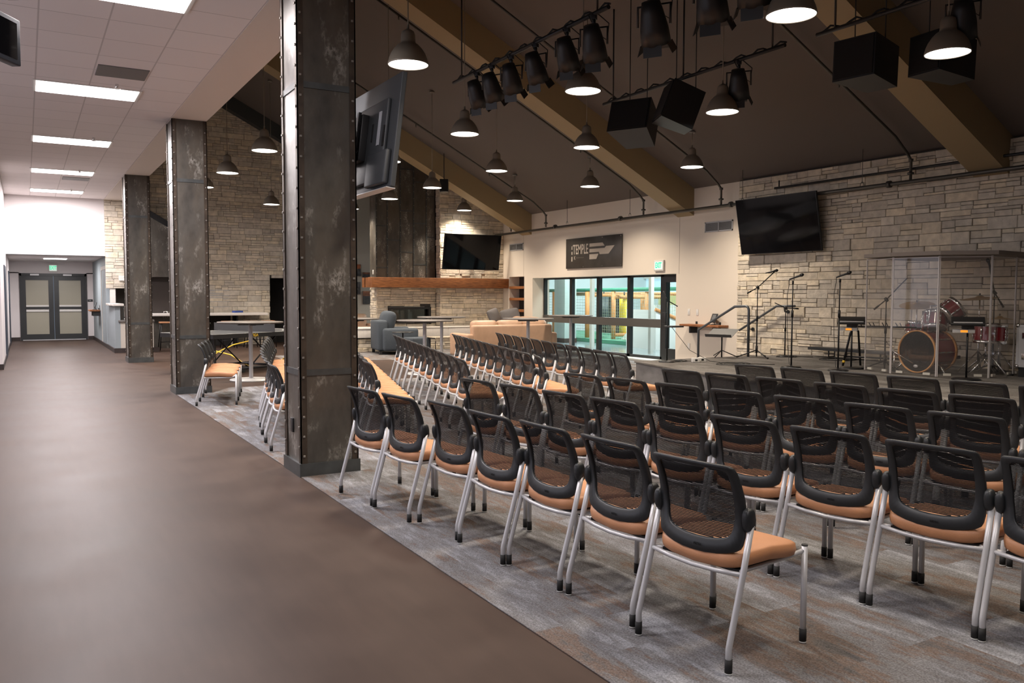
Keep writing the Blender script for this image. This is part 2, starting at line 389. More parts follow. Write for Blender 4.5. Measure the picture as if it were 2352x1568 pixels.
for k, z in enumerate((1.68, 1.35, 1.02)):
    o = MB().rbox(12.19, 20.355, z, 12.53, 21.185, z+.075, .006).obj('wall_shelf', M_wood)
    tag(o, ['top', 'middle', 'bottom'][k]+' wooden shelf in the dark wall niche beside the stone fireplace', 'shelf', 'niche shelves')
tag(MB().rbox(12.525, 20.46, .93, 12.532, 20.53, 1.05, .003).obj('wall_outlet', M_whitepl), 'white outlet low in the dark niche below the wooden shelves', 'outlet')

# ---------------- end walls ----------------
ew = MB().box(-.6, YE, 2.55, 1.93, YE+.15, CZ+.05)
ew = struct('wall_far', ew, M_white)
struct('trim_2', MB().box(-.40, YE-.012, 2.535, 1.93, YE+.16, 2.552), mat('dark_trim', (.03, .03, .032), .5), ew)
# stone end wall from corridor to the dark doorway
es = stone_wall('wall_far_stone', 'x', 1.93, 8.2, 0, 8.9, YE, -1, top=lambda x: roof(x), holes=[(1.93, 3.05, 0, 1.66), (3.04, 5.25, 0, .95), (6.42, 7.35, 0, 2.0)], seed=11)
es['kind'] = 'structure'
MB().box(1.94, YE+.01, 2.01, 8.19, YE+.15, 9).box(1.94, YE+.01, 1.67, 6.41, YE+.15, 2.01).box(5.25, YE+.01, 0, 6.41, YE+.15, 1.67).box(7.36, YE+.01, 0, 8.19, YE+.15, 2.01).obj('mortar', M_mortar, es)
be = MB().prism([(8.2, 0), (12.75, 0), (12.75, 3.8), (8.2, roof(8.2)+.1)], 0, .15, Matrix(((1, 0, 0, 0), (0, 0, 1, YE), (0, 1, 0, 0), (0, 0, 0, 1))))
struct('wall_far_nook', be, mat('nook_beige', (.42, .37, .31), .75))
# near-black boxes paint the darkness behind the doorway and the shade under the bar
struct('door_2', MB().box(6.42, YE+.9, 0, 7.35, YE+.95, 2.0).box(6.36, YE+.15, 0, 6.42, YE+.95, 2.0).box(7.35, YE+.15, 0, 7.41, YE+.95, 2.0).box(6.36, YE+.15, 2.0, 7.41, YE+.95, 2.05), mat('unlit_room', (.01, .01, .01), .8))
struct('wall_bar_back', MB().box(3.0, YE+.02, 0, 5.3, YE+.1, .98), mat('knee_space_shade', (.03, .026, .022), .7))
struct('wall_service_back', MB().box(1.95, 27.6, 0, 4, 27.7, 2.3).box(3.05, YE+.1, 0, 3.1, 27.6, 2.3).box(1.95, YE+.15, 2.2, 3.1, 27.6, 2.3), M_cream)
# vestibule at corridor end
vs_ = MB().box(-.6, 31.25, 2.17, 2.2, 31.4, 2.62).box(-.6, 31.25, 0, -.16, 31.4, 2.2).box(1.77, 31.25, 0, 2.2, 31.4, 2.2)
struct('wall_vestibule', vs_, M_white)
struct('ceiling_vestibule', MB().box(-.6, YE+.15, 2.56, 2.2, 31.4, 2.62), M_white)
struct('wall_vestibule_right', MB().box(1.96, 26.1, 0, 2.1, 31.25, 2.56), M_grey)
struct('wall_left', MB().box(-4.2, 19.4, 0, -.42, 31.4, 2.62).box(-4.2, 19.4, 2.62, -.42, YE+.1, CZ), M_white)
struct('wall_left_near', MB().box(-4.35, -5, 0, -4.2, 3, CZ).box(-4.35, 13, 0, -4.2, 19.5, CZ).box(-4.35, 3, 0, -4.2, 13, .5).box(-4.35, 3, 3.1, -4.2, 13, CZ), M_white)
wl = MB()
for y in (3, 5, 7, 9, 11, 12.9): wl.box(-4.3, y, .5, -4.2, y+.1, 3.1)
wl = struct('window_added', wl.box(-4.3, 3, .5, -4.2, 13, .58).box(-4.3, 3, 3.02, -4.2, 13, 3.1), M_charm)  # window out of view, added to throw cool light on the floor
MB().box(-4.34, 3, .5, -4.33, 13, 3.1).obj('emissive_pane', mat('added_daylight', (.5, .5, .55), .4, emit=(.86, .86, 1), estr=1.6), wl)
struct('wall_near', MB().box(-4.2, -5.15, 0, 2.42, -5, CZ).box(2.42, -5.15, 0, 12.75, -5, 9), mat('near_wall_paint', (.45, .4, .36), .7))
bb = mat('dark_baseboard', (.030, .020, .018), .5)
struct('baseboard_left', MB().box(-.43, 19.38, 0, -.405, 31.24, .11).box(-1.2, 19.375, 0, -.405, 19.4, .11), bb)
struct('baseboard_far', MB().box(-.42, 31.225, 0, -.17, 31.25, .11).box(1.78, 31.225, 0, 1.96, 31.25, .11), bb)
struct('baseboard_vestibule', MB().box(1.935, 26.1, 0, 1.96, 31.24, .10).box(1.935, 23.6, 0, 1.965, 26.1, .11).box(1.94, 23.57, 0, 3.0, 23.6, .12), bb)
# left door frames seen edge-on
for n, (a, b) in ((3, (22.6, 24.3)), (4, (28.4, 29.6))):
    struct('door_%d' % n, MB().box(-.425, a, 0, -.40, b, 2.17), mat('navy_door', (.025, .035, .055), .5))

# exit double door
def exit_door():
    r = bpy.data.objects.new('door_1', None); C.objects.link(r); r['kind'] = 'structure'
    y = 31.23
    MB().box(-.16, y-.03, 0, -.10, y+.12, 2.17).box(1.71, y-.03, 0, 1.77, y+.12, 2.17).box(-.16, y-.03, 2.09, 1.77, y+.12, 2.17).obj('door_frame', M_charm, r)
    for x0 in (-.10, .81):
        x1 = x0+.90
        g0, g1 = x0+.115, x1-.145
        if x0 > 0: g0, g1 = x0+.145, x1-.115
        leaf = MB().box(x0, y, .02, g0, y+.05, 2.09).box(g1, y, .02, x1, y+.05, 2.09).box(g0, y, .02, g1, y+.05, .20).box(g0, y, 1.95, g1, y+.05, 2.09).obj('door_leaf', M_charm, r)
        MB().box(g0, y+.02, .20, g1, y+.03, 1.95).obj('door_glass', M_frost, leaf)
        MB().box(g0, y-.02, 1.09, g1, y+.01, 1.145).box(g0, y-.02, .93, g1, y+.01, 1.01).obj('push_bar_cover', M_whitepl, leaf)
        MB().box(g0, y-.05, 1.015, g1, y-.01, 1.085).obj('push_bar', M_charm, leaf)
        MB().box((g0+g1)/2-.19, y-.06, 2.10, (g0+g1)/2+.06, y-.03, 2.15).obj('door_closer', M_silver, leaf)
    MB().box(-.10, y-.05, 0, 1.71, y+.1, .025).obj('door_sill', M_silver, r)
exit_door()
def exit_sign(loc, rz, label, wd=.27, ht=.25):
    t = thing('exit_sign', label, 'exit sign', loc, rz)
    MB().rbox(-wd/2, -.045, -ht/2, wd/2, 0, ht/2, .008).obj('housing', M_whitepl, t)
    MB().box(-wd/2+.03, -.047, -ht/2+.035, wd/2-.03, -.045, ht/2-.035).obj('face', mat('exit_face', (.5, .6, .55), .4, emit=(.75, .9, .82), estr=.6), t)
    text('EXIT', .135, mat('exit_green', (.02, .5, .25), .4, emit=(.03, .85, .40), estr=.8), t, Matrix.Translation((0, -.049, 0)) @ Matrix.Rotation(PI/2, 4, 'X') @ Matrix.Diagonal((.75, 1.25, 1, 1)), bold=.004)
exit_sign((.80, 31.25, 2.35), 0, 'green exit sign above the double doors at the corridor end')
exit_sign((XW, 14.49, 2.165), -PI/2, 'green exit sign above the glass door on the beige wall', .32, .24)
o = thing('room_sign', 'small dark room sign beside the double doors', 'sign', (1.865, 31.248, 1.29))
MB().rbox(-.075, -.01, -.04, .075, 0, .04, .004).obj('plate', M_charm, o)
MB().box(-.03, -.011, -.006, .03, -.01, .006).obj('pictogram', M_silver, o)

# service counter at the end of the corridor
t = thing('service_counter', 'blue-grey half wall counter with white top beside the far column', 'counter', (1.97, 23.6, 0))
MB().box(0, 0, 0, .12, 2.5, 1.20).obj('half_wall', M_grey, t)
MB().rbox(-.06, -.12, 1.20, .20, .62, 1.26, .008).rbox(-.08, .62, 1.20, .2, 1.75, 1.26, .008).obj('countertop', M_quartz, t)
MB().box(.12, 0, 0, .9, .10, .79).obj('front_panel', M_cream, t)
MB().rbox(.07, -.06, .79, .92, .55, .84, .006).obj('lower_countertop', M_steel_top, t)
MB().box(.06, 2.12, 1.26, .20, 2.22, 1.66).obj('post', M_quartz, t)
tp = thing('water_faucet', 'chrome gooseneck tap over the lower service counter', 'faucet', (2.2, 23.8, .84))
MB().tube([(0, 0, 0), (0, 0, .3), (.03, 0, .37), (.09, 0, .40), (.15, 0, .37), (.17, 0, .31)], .012).obj('spout', M_chrome, tp)
MB().cyl((0, 0, 0), (0, 0, .05), .022).obj('base', M_chrome, tp)
t = thing('menu_card', 'small white notice fixed to the stone above the service hatch', 'notice', (2.38, YE-.05, 1.95))
MB().box(-.13, 0, -.07, .10, .008, .07).obj('paper', M_whitepl, t)
def wall_tablet(loc, rz, label, plank=1.1):
    t = thing('wall_shelf_desk', label, 'shelf', loc, rz)
    MB().rbox(-plank/2, -.28, 0, plank/2, 0, .045, .006).obj('plank', M_wood, t)
    for s in (-1, 1): MB().box(s*plank*.3-.02, -.2, -.14, s*plank*.3+.02, 0, 0).box(s*plank*.3-.02, -.02, 0, s*plank*.3+.02, 0, .10).obj('bracket', M_charm, t)
wall_tablet((1.95, 28.6, .98), -PI/2, 'small wooden wall shelf on the blue-grey wall near the doors', .8)
def tablet(loc, rz, label):
    t = thing('tablet_computer', label, 'tablet', loc, rz)
    R = Matrix.Rotation(-.35, 4, 'X')
    MB().rbox(-.12, -.008, .05, .12, .008, .24, .006, R).obj('body', M_black, t)
    MB().box(-.075, -.0095, .075, .075, -.0085, .215, R).obj('screen', mat('tablet_panel', (.16, .17, .18), .3), t)
    MB().tube([(0, .0, .12), (0, .07, .02), (0, .05, 0)], .008).rbox(-.06, -.04, 0, .06, .08, .012, .004).obj('stand', M_charm, t)
tablet((1.80, 28.6, 1.026), -PI/2, 'black tablet on the small wooden shelf near the doors')
wall_tablet((XW, 12.94, .86), -PI/2, 'wooden wall shelf on dark brackets on the beige wall', 1.15)
tablet((XW-.14, 12.70, .907), -PI/2-.3, 'black tablet on a stand on the wall shelf beside the stage')

# kiosk of dark metal and the bar counter
kf = Matrix(((1, 0, 0, 0), (0, 0, 1, 24.95), (0, 1, 0, 0), (0, 0, 0, 1)))
t = thing('metal_kiosk', 'tall dark metal clad kiosk with sloped top against the stone wall', 'kiosk', (0, 0, 0))
MB().prism([(2.46, 1.98), (3.55, 1.98), (3.55, 3.30), (2.46, 3.95)], .05, .6, kf).obj('upper_panel', M_steel, t)
MB().prism([(2.40, 3.98), (3.62, 3.26), (3.62, 3.43), (2.40, 4.15)], 0, .65, kf).obj('cap', M_black, t)
MB().box(2.46, 25.3, .98, 3.55, 25.6, 1.98).obj('recess', mat('kiosk_recess', (.035, .026, .021), .6), t)
MB().box(2.46, 25.05, 0, 3.55, 25.6, .9).obj('base_panel', M_steel, t)
t = thing('bar_counter', 'long bar counter with white top below the stone end wall', 'counter', (0, 0, 0))
MB().rbox(2.95, 24.75, .90, 6.12, 25.66, .975, .008).obj('countertop', M_quartz, t)
for x in (3.95, 5.3): MB().box(x-.02, 25.0, 0, x+.02, 25.6, .90).obj('support', M_charm, t)
t = thing('blue_box', 'small blue box lying on the white bar counter', 'box', (5.35, 25.2, .976), .3)
MB().rbox(-.13, -.09, 0, .13, .09, .05, .006).obj('body', mat('blue_card', (.03, .07, .30), .5), t)
t = thing('tap_head', 'silver tap head standing on the bar counter', 'tap', (3.42, 25.1, .976))
MB().cyl((0, 0, 0), (0, 0, .06), .02).tube([(0, 0, .05), (-.08, 0, .05), (-.1, 0, .02)], .014).obj('spout', M_chrome, t)

def stool(loc, label):
    t = thing('bar_stool', label, 'stool', loc, 0, 'bar stools at the counter')
    MB().rbox(-.17, -.17, .72, .17, .17, .76, .012).obj('seat', M_tan, t)
    for sx in (-1, 1):
        for sy in (-1, 1): MB().cyl((sx*.19, sy*.19, 0), (sx*.13, sy*.13, .72), .012).obj('leg', M_stand, t)
    MB().tube([(-.18, -.18, .22), (.18, -.18, .22), (.18, .18, .22), (-.18, .18, .22)], .009, closed=True).obj('foot_ring', M_stand, t)
for x, lb in ((3.28, 'leftmost bar stool under the bar counter, beside the middle column'), (4.9, 'bar stool under the counter behind the table tennis table'), (5.55, 'bar stool at the right part of the counter'), (6.0, 'rightmost bar stool beside the dark doorway')):
    stool((x, 24.3, 0), lb)

# ---------------- fireplace ----------------
f1 = stone_wall('stone_chimney_base', 'x', 8.36, 10.15, .62, 1.72, 21.84, -1, holes=[(8.69, 9.98, .72, 1.17)], seed=21, hmin=.10, hmax=.16)
tag(f1, 'stone fireplace breast with a long dark firebox under the wooden mantel', 'fireplace')
f1.name = 'stone_fireplace'
stone_wall('side_stones', 'y', 21.84, 22.33, .62, 1.72, 8.36, -1, seed=22).parent = f1
MB().box(8.38, 21.86, 0, 8.66, 22.3, 1.75).box(10.0, 21.86, 0, 10.6, 22.3, 1.75).box(8.66, 21.86, 0, 10.0, 22.3, .72).box(8.66, 21.86, 1.17, 10.0, 22.3, 1.75).obj('core', M_mortar, f1)
MB().box(8.69, 21.80, 1.10, 9.98, 21.86, 1.165).box(8.69, 21.80, .72, 8.76, 21.86, 1.1).box(9.91, 21.80, .72, 9.98, 21.86, 1.1).box(8.69, 21.80, .70, 9.98, 21.86, .745).obj('firebox_frame', M_black, f1)
MB().box(8.76, 21.9, .745, 9.91, 21.905, 1.10).obj('firebox_glass', glass('smoked_glass', (.35, .34, .32)), f1)
e = MB(); rr = random.Random(4)
for i in range(60): e.sell(.03, .03, .018, .8, .8, Matrix.Translation((rr.uniform(8.8, 9.88), rr.uniform(21.95, 22.25), .75)), 8, 5)
eo = e.obj('ember_stones', mat('ember_grey', (.12, .12, .12), .6), f1); eo['kind'] = 'stuff'
# metal panelled chimney
t = thing('metal_chimney', 'tall riveted dark metal chimney panels above the mantel', 'chimney', (0, 0, 0))
P = MB(); X = [8.36, 8.68, 9.07, 9.47, 9.86, 10.15]
mtx = Matrix(((1, 0, 0, 0), (0, 0, 1, 21.84), (0, 1, 0, 0), (0, 0, 0, 1)))
P.prism([(8.36, 1.98), (10.12, 1.98), (10.12, roof(10.12)), (8.36, roof(8.36))], 0, .49, mtx).obj('panels', M_steel, t)
sm = MB(); bo = MB(); rnd = random.Random(9)
for i, x in enumerate(X[:-1]):
    sm.box(x-.018, 21.825, 1.98, x+.018, 21.84, roof(x)-.02)
    z = 2.1
    while z < roof(x)-.1: bo.box(x-.008, 21.815, z-.008, x+.008, 21.826, z+.008); z += .19
for i in range(5):
    for z in [2.25+((i*0.77) % 1.1)+k*1.15 for k in range(5)]:
        if z < roof(X[i+1])-.1: sm.box(X[i]+.018, 21.83, z-.018, X[i+1]-.018, 21.84, z+.018)
sm.obj('seams', M_band, t); bo.obj('rivets', M_bolt, t)
tag(MB().rbox(8.35, 22.04, 2.07, 8.358, 22.12, 2.19, .002).obj('light_switch', M_whitepl), 'white switch on the left side of the dark metal chimney', 'switch')
# stone part right of chimney
f2 = stone_wall('wall_fireplace_stone', 'x', 10.15, 12.2, 0, 5.0, 21.55, -1, top=lambda x: roof(x), seed=31, hmin=.11, hmax=.17)
f2['kind'] = 'structure'
g = stone_wall('side_stones', 'y', 21.55, 21.82, .63, 5.0, 10.15, -1, seed=32); g.parent = f2
MB().box(10.17, 21.57, 0, 12.3, 22.3, 3.75).prism([(10.17, 3.75), (12.2, 3.75), (10.17, 4.78)], 0, .75, Matrix(((1, 0, 0, 0), (0, 0, 1, 21.57), (0, 1, 0, 0), (0, 0, 0, 1)))).obj('mortar', M_mortar, f2)
tag(MB().rbox(7.98, 21.2, 1.70, 12.19, 21.50, 1.975, .01).box(8.0, 21.45, 1.705, 10.1, 21.80, 1.97).box(8.0, 21.75, 1.705, 8.32, 22.0, 1.97).obj('wood_mantel', M_wood), 'long reclaimed wood mantel beam across the stone fireplace', 'mantel')
h = thing('stone_hearth', 'raised hearth bench with pale slab along the fireplace', 'hearth', (0, 0, 0))
MB().rbox(6.7, 20.9, .37, 10.1, 21.80, .60, .01).rbox(6.68, 20.88, .60, 10.1, 21.80, .63, .006).rbox(10.1, 20.9, .37, 12.19, 21.51, .60, .01).rbox(10.1, 20.88, .60, 12.19, 21.51, .63, .006).obj('slab', M_quartz, h)
g = stone_wall('base_stones', 'x', 6.75, 12.19, 0, .37, 20.98, -1, seed=41, hmin=.09, hmax=.13); g.parent = h
MB().box(6.77, 21.0, 0, 10.1, 21.8, .37).box(10.1, 21.0, 0, 12.19, 21.5, .37).obj('core', M_mortar, h)

# pictures in the nook
pc = [((9.08, 2.10), (9.29, 2.47), (.30, .09, .03), 'autumn landscape print, highest on the nook wall'), ((9.36, 2.06), (9.60, 2.22), (.16, .06, .03), 'small dark landscape print right of the highest one'),
      ((9.07, 1.52), (9.28, 1.91), (.10, .09, .09), 'grey lake landscape print below the highest one'), ((9.36, 1.21), (9.60, 1.62), (.22, .09, .05), 'lowest landscape print near the fireplace edge')]
for i, ((a, b), (c, d), col, lb) in enumerate(pc):
    t = thing('canvas_print', lb, 'picture', (0, 0, 0), 0, 'landscape prints in the nook')
    MB().box(a, YE-.04, b, c, YE, d).obj('canvas', mat('print_lower_%d' % i, (.05, .045, .045), .7, noise=.5, nscale=12), t)
    MB().box(a, YE-.042, b+(d-b)*.62, c, YE-.04, d).obj('painted_sky', mat('print_sky_%d' % i, col, .7, noise=.5, nscale=9), t)

# ---------------- main roof and ceilings ----------------
struct('ceiling', MB().box(-4.2, -5, CZ, 1.93, YE+.1, CZ+.12), None)
ceil = bpy.data.objects['ceiling']
def tile_mat():
    m = bpy.data.materials.new('ceiling_tiles'); m.use_nodes = True; nt = m.node_tree; b = nt.nodes['Principled BSDF']
    tc = nt.nodes.new('ShaderNodeTexCoord'); mp = nt.nodes.new('ShaderNodeMapping'); mp.inputs['Location'].default_value = (-.17, -.09, 0); nt.links.new(tc.outputs['Object'], mp.inputs[0])
    br = nt.nodes.new('ShaderNodeTexBrick'); br.offset = 0; br.inputs['Scale'].default_value = 1; br.inputs['Brick Width'].default_value = .585; br.inputs['Row Height'].default_value = .68; br.inputs['Mortar Size'].default_value = .008; br.inputs['Mortar Smooth'].default_value = .1
    br.inputs['Color1'].default_value = (.80, .75, .74, 1); br.inputs['Color2'].default_value = (.77, .72, .71, 1); br.inputs['Mortar'].default_value = (.55, .51, .50, 1); nt.links.new(mp.outputs[0], br.inputs['Vector'])
    nt.links.new(br.outputs['Color'], b.inputs['Base Color']); b.inputs['Roughness'].default_value = .85
    return m
ceil.data.materials.clear(); ceil.data.materials.append(tile_mat())
struct('ceiling_soffit', MB().box(1.93, -5, CZ-.006, 2.42, YE, CZ+.5), mat('soffit_paint', (.66, .59, .53), .75))
struct('wall_above_soffit', MB().box(2.36, -5, CZ+.4, 2.44, YE+.1, 8.9), M_dark)
rm = Matrix(((1, 0, 0, 0), (0, 0, 1, -5), (0, 1, 0, 0), (0, 0, 0, 1)))
struct('ceiling_roof', MB().prism([(2.3, roof(2.3)), (12.8, roof(12.8)), (12.8, roof(12.8)+.2), (2.3, roof(2.3)+.2)], 0, 30.9, rm), M_dark)
BEAM_Y = [-6.35+6.59*k for k in (1, 2, 3, 4)]
for k, y in enumerate((.24, 6.83, 13.42, 19.96)):
    m4 = Matrix(((1, 0, 0, 0), (0, 0, 1, y), (0, 1, 0, 0), (0, 0, 0, 1)))
    o = MB().prism([(2.44, roof(2.44)-.56), (12.2, roof(12.2)-.56), (12.2, roof(12.2)), (2.44, roof(2.44))], 0, .5, m4).obj('ceiling_beam', M_beam)
    tag(o, ['tan sloped ceiling beam nearest the camera', 'tan sloped ceiling beam ending above the drum kit wall', 'tan sloped ceiling beam ending between sign and stone wall', 'tan sloped ceiling beam nearest the fireplace'][k], 'beam', 'tan ceiling beams')
m4 = Matrix(((1, 0, 0, 0), (0, 0, 1, YE-.35), (0, 1, 0, 0), (0, 0, 0, 1)))
tag(MB().prism([(2.44, roof(2.44)-.42), (8.3, roof(8.3)-.42), (8.3, roof(8.3)), (2.44, roof(2.44))], 0, .3, m4).obj('ceiling_beam', mat('dark_teal_beam', (.035, .04, .04), .6)), 'dark sloped beam on top of the stone end wall', 'beam')

# ---------------- troffers, vents, sprinklers in corridor ----------------
def area(name, parent, loc, size, power, col=(1, 1, 1), shape='DISK', sy=None, spread=None, rot=None):
    ld = bpy.data.lights.new(name, 'AREA'); ld.shape = shape; ld.size = size; ld.energy = power; ld.color = col
    if sy: ld.size_y = sy
    if spread: ld.spread = spread
    return link(name, ld, parent, loc, rot)
nth = ['nearest', 'second', 'third', 'fourth', 'farthest']
for i, y in enumerate((8.03, 12.13, 16.22, 20.35, 24.2)):
    t = thing('ceiling_light', nth[i]+' glowing rectangular light panel in the corridor ceiling', 'ceiling light', (.755, y, CZ), 0, 'corridor light panels')
    MB().box(-.61, -.325, -.012, .61, .325, .0).obj('frame', M_whitepl, t)
    MB().box(-.575, -.30, -.018, .575, .30, -.0125).obj('diffuser', M_troffer, t)
    area('lamp', t, (0, 0, -.04), 1.1, TROF_W, (1, .93, .94), 'RECTANGLE', .55)
for i, y in enumerate((-.0, 4.0)):
    t = thing('ceiling_light', 'rectangular light panel in the corridor ceiling behind the camera', 'ceiling light', (.755, y-.1, CZ), 0, 'corridor light panels')
    MB().box(-.61, -.325, -.012, .61, .325, .0).obj('frame', M_whitepl, t)
    MB().box(-.575, -.30, -.018, .575, .30, -.0125).obj('diffuser', M_troffer, t)
    area('lamp', t, (0, 0, -.04), 1.1, TROF_W*.35, (1, .93, .94), 'RECTANGLE', .55)
t = thing('ceiling_light', 'square light panel in the vestibule ceiling before the double doors', 'ceiling light', (.8, 28.6, 2.56))
MB().box(-.3, -.3, -.015, .3, .3, 0).obj('diffuser', M_troffer, t)
area('lamp', t, (0, 0, -.04), .5, 95, (1, .93, .92), 'SQUARE')
for i, y in enumerate((10.95, 21.43)):
    t = thing('ceiling_vent', ['grey return vent panel in the corridor ceiling, nearer one', 'grey return vent panel in the corridor ceiling, farther one'][i], 'vent', (1.05, y, CZ), 0, 'corridor ceiling vents')
    MB().box(-.27, -.26, -.01, .27, .26, 0).obj('grille', mat('vent_grey', (.16, .155, .15), .6), t)
for i, y in enumerate((11.6, 15.7, 19.9, 23.6)):
    t = thing('ceiling_sprinkler', ['nearest', 'second', 'third', 'farthest'][i]+' small sprinkler in the corridor ceiling', 'sprinkler', (1.05, y, CZ), 0, 'corridor sprinklers')
    MB().cyl((0, 0, -.05), (0, 0, 0), .02).cyl((0, 0, -.055), (0, 0, -.05), .035).obj('body', M_chrome, t)
# hanging monitors at upper left
for i, (y, z0, z1, x1) in enumerate(((6.0, 2.88, 3.125, -.01), (4.6, 2.86, 3.2, -.01))):
    t = thing('hanging_monitor', ['dark hanging monitor at the left edge, lower in view', 'dark hanging monitor at the top left corner'][i], 'monitor', (x1, y, z0), 0)
    R = Matrix.Rotation(1.0, 4, 'Z')
    MB().rbox(-1.1, -.03, 0, 0, .03, z1-z0+.03, .008, R).obj('case', mat('monitor_case', (.02, .024, .035), .5), t)
    MB().box(-1.05, -.034, .03, -.04, -.03, z1-z0, R).obj('screen', M_screen, t)
    MB().cyl((-.5, 0, z1-z0), (-.5, 0, CZ-z0), .02, M=R).obj('mount', M_black, t)
t = thing('exit_sign', 'edge of a small green-lit exit sign at the far left ceiling', 'exit sign', (-.33, 8.6, 3.47), .0)
MB().rbox(-.3, -.03, -.02, 0.0, .03, .16, .005).obj('housing', M_black, t)

# ---------------- columns ----------------
def column(y0, w_, d, label):
    t = thing('steel_clad_column', label, 'column', (1.925, y0, 0), 0, 'riveted steel columns')
    h_ = CZ-.01; MB().box(.012, .012, 0, w_-.012, d-.012, h_).obj('shaft', M_steel, t)
    for (cx, sx) in ((0, 1), (w_, -1)):
        for (cy, sy) in ((0, 1), (d, -1)):
            a = MB(); xs = sorted((cx, cx+sx*.055)); ys = sorted((cy, cy+sy*.055))
            a.box(xs[0], min(cy, cy+sy*.010), 0, xs[1], max(cy, cy+sy*.010), h_); a.box(min(cx, cx+sx*.010), ys[0], 0, max(cx, cx+sx*.010), ys[1], h_)
            b = a.obj('corner_angle', M_rust, t); r = MB(); z = .17
            while z < h_-.05:
                r.rbox(cx+sx*.028-.009, cy-sy*.008 if sy > 0 else cy-.001, z-.009, cx+sx*.028+.009, cy+.002 if sy > 0 else cy+.009, z+.009, .002, seg=1, smooth=False)
                r.rbox(cx-.009 if sx > 0 else cx-.001, cy+sy*.028-.009, z+.075-.009, cx+.001 if sx > 0 else cx+.009, cy+sy*.028+.009, z+.075+.009, .002, seg=1, smooth=False)
                z += .163
            r.obj('rivets', M_bolt, b)
    bd = MB()
    for z, hh in ((.835, .05), (3.17, .05)): bd.box(.055, .004, z, w_-.055, .012, z+hh).box(.004, .055, z, .012, d-.055, z+hh).box(w_-.012, .055, z, w_-.004, d-.055, z+hh).box(.055, d-.012, z, w_-.055, d-.004, z+hh)
    bd.obj('seam_band', M_band, t)
    MB().box(-.012, -.012, 0, w_+.012, d+.012, .11).obj('base', M_band, t)
    return t
column(6.77, .495, .48, 'nearest riveted steel clad column, with a television behind it')
column(13.33, .495, .55, 'middle riveted steel clad column beside the row of three chairs')
column(20.04, .495, .60, 'farthest riveted steel clad column beside the service counter')
t = thing('outlet_plate', 'black outlet plate low on the nearest column', 'outlet', (1.925, 7.04, .40))
MB().rbox(-.002, -.035, -.06, .012, .035, .06, .003).obj('plate', M_black, t)

# ---------------- televisions ----------------
def tv(name, label, W_, H_, M, seeback=False):
    t = thing(name, label, 'television', (0, 0, 0)); t.matrix_world = M
    MB().rbox(-W_/2, -.045, -H_/2, W_/2, 0, H_/2, .008).obj('case', M_tvback if seeback else M_black, t)
    MB().box(-W_/2+.012, -.0465, -H_/2+.015, W_/2-.012, -.045, H_/2-.012).obj('screen', M_screen, t)
    return t
# local -y is the screen side
tv1 = tv('television', 'large tilted television on the stone wall right of the fireplace', 1.80, 1.01, Matrix.Translation((10.985, 21.22, 2.72)) @ Matrix.Rotation(math.radians(10), 4, 'X'))
MB().box(-.3, 0, -.25, .3, .06, .25).tube([(0, .05, 0), (0, .26, 0)], .04).obj('wall_mount', M_black, tv1)
tv2 = tv('television', 'large tilted television on the stone wall above the microphone stands', 1.83, 1.04, Matrix.Translation((11.88, 10.84, 2.80)) @ Matrix.Rotation(math.radians(-88), 4, 'Z') @ Matrix.Rotation(math.radians(11), 4, 'X'))
MB().box(-.3, 0, -.25, .3, .06, .25).tube([(0, .05, 0), (0, .20, 0)], .04).obj('wall_mount', M_black, tv2)
# screen faces +x: rotate 90 about z
m = Matrix.Translation((2.60, 7.12, 2.83)) @ Matrix.Rotation(math.radians(90), 4, 'Z') @ Matrix.Rotation(math.radians(7.0), 4, 'X')
tv3 = tv('television', 'television seen from behind, bracketed to the nearest steel column', 1.58, .93, m, True)
MB().rbox(-.62, 0, -.40, .62, .035, .28, .015).rbox(-.74, 0, -.44, -.30, .05, -.16, .015).obj('rear_housing', M_tvback, tv3)
MB().rbox(-.22, .03, -.20, .22, .10, .20, .01).tube([(-.2, .09, .12), (.2, .09, .12)], .015).tube([(-.2, .09, -.12), (.2, .09, -.12)], .015).box(-.17, .09, -.22, -.13, .115, .22).box(.13, .09, -.22, .17, .115, .22).obj('bracket', M_black, tv3)
MB().box(-.52, .035, -.10, -.47, .042, .18).obj('connector_panel', mat('port_label', (.45, .47, .5), .5), tv3)
MB().box(-.62, .035, -.12, -.59, .041, .05).box(-.36, .035, -.05, -.33, .041, .1).obj('vent_slots', M_black, tv3)
MB().box(-.78, -.05, -.477, .78, .03, -.470).obj('lit_bottom_bezel', M_silver, tv3)  # pale strip stands for light caught on the lower bezel edge
tv3b = MB().tube([(2.40, 7.0, 2.85), (2.52, 7.1, 2.83)], .03); tv3b = tv3b.obj('mount_arm', M_black, tv3); tv3b.matrix_parent_inverse = tv3.matrix_world.inverted()

# ---------------- wall items on right wall ----------------
def vent(y, z, wd, ht, label):
    t = thing('wall_vent', label, 'vent', (XW, y, z), -PI/2, 'wall vents')
    MB().box(-wd/2, -.015, -ht/2, wd/2, 0, -ht/2+.025).box(-wd/2, -.015, ht/2-.025, wd/2, 0, ht/2).box(-wd/2, -.015, -ht/2, -wd/2+.025, 0, ht/2).box(wd/2-.025, -.015, -ht/2, wd/2, 0, ht/2).box(-.01, -.015, -ht/2, .01, 0, ht/2).obj('frame', mat('vent_frame', (.42, .42, .43), .5), t)
    s = MB(); k = -ht/2+.035
    while k < ht/2-.03: s.box(-wd/2+.025, -.012, k, wd/2-.025, -.002, k+.006); k += .014
    s.obj('slats', mat('vent_slat', (.25, .25, .25), .5), t)
    MB().box(-wd/2+.02, -.002, -ht/2+.02, wd/2-.02, -.001, ht/2-.02).obj('backing', M_black, t)
vent(12.68, 2.905, .79, .21, 'white louvred wall vent left of the stage television')
vent(20.78, 2.875, .76, .20, 'white louvred wall vent beside the fireplace wall')
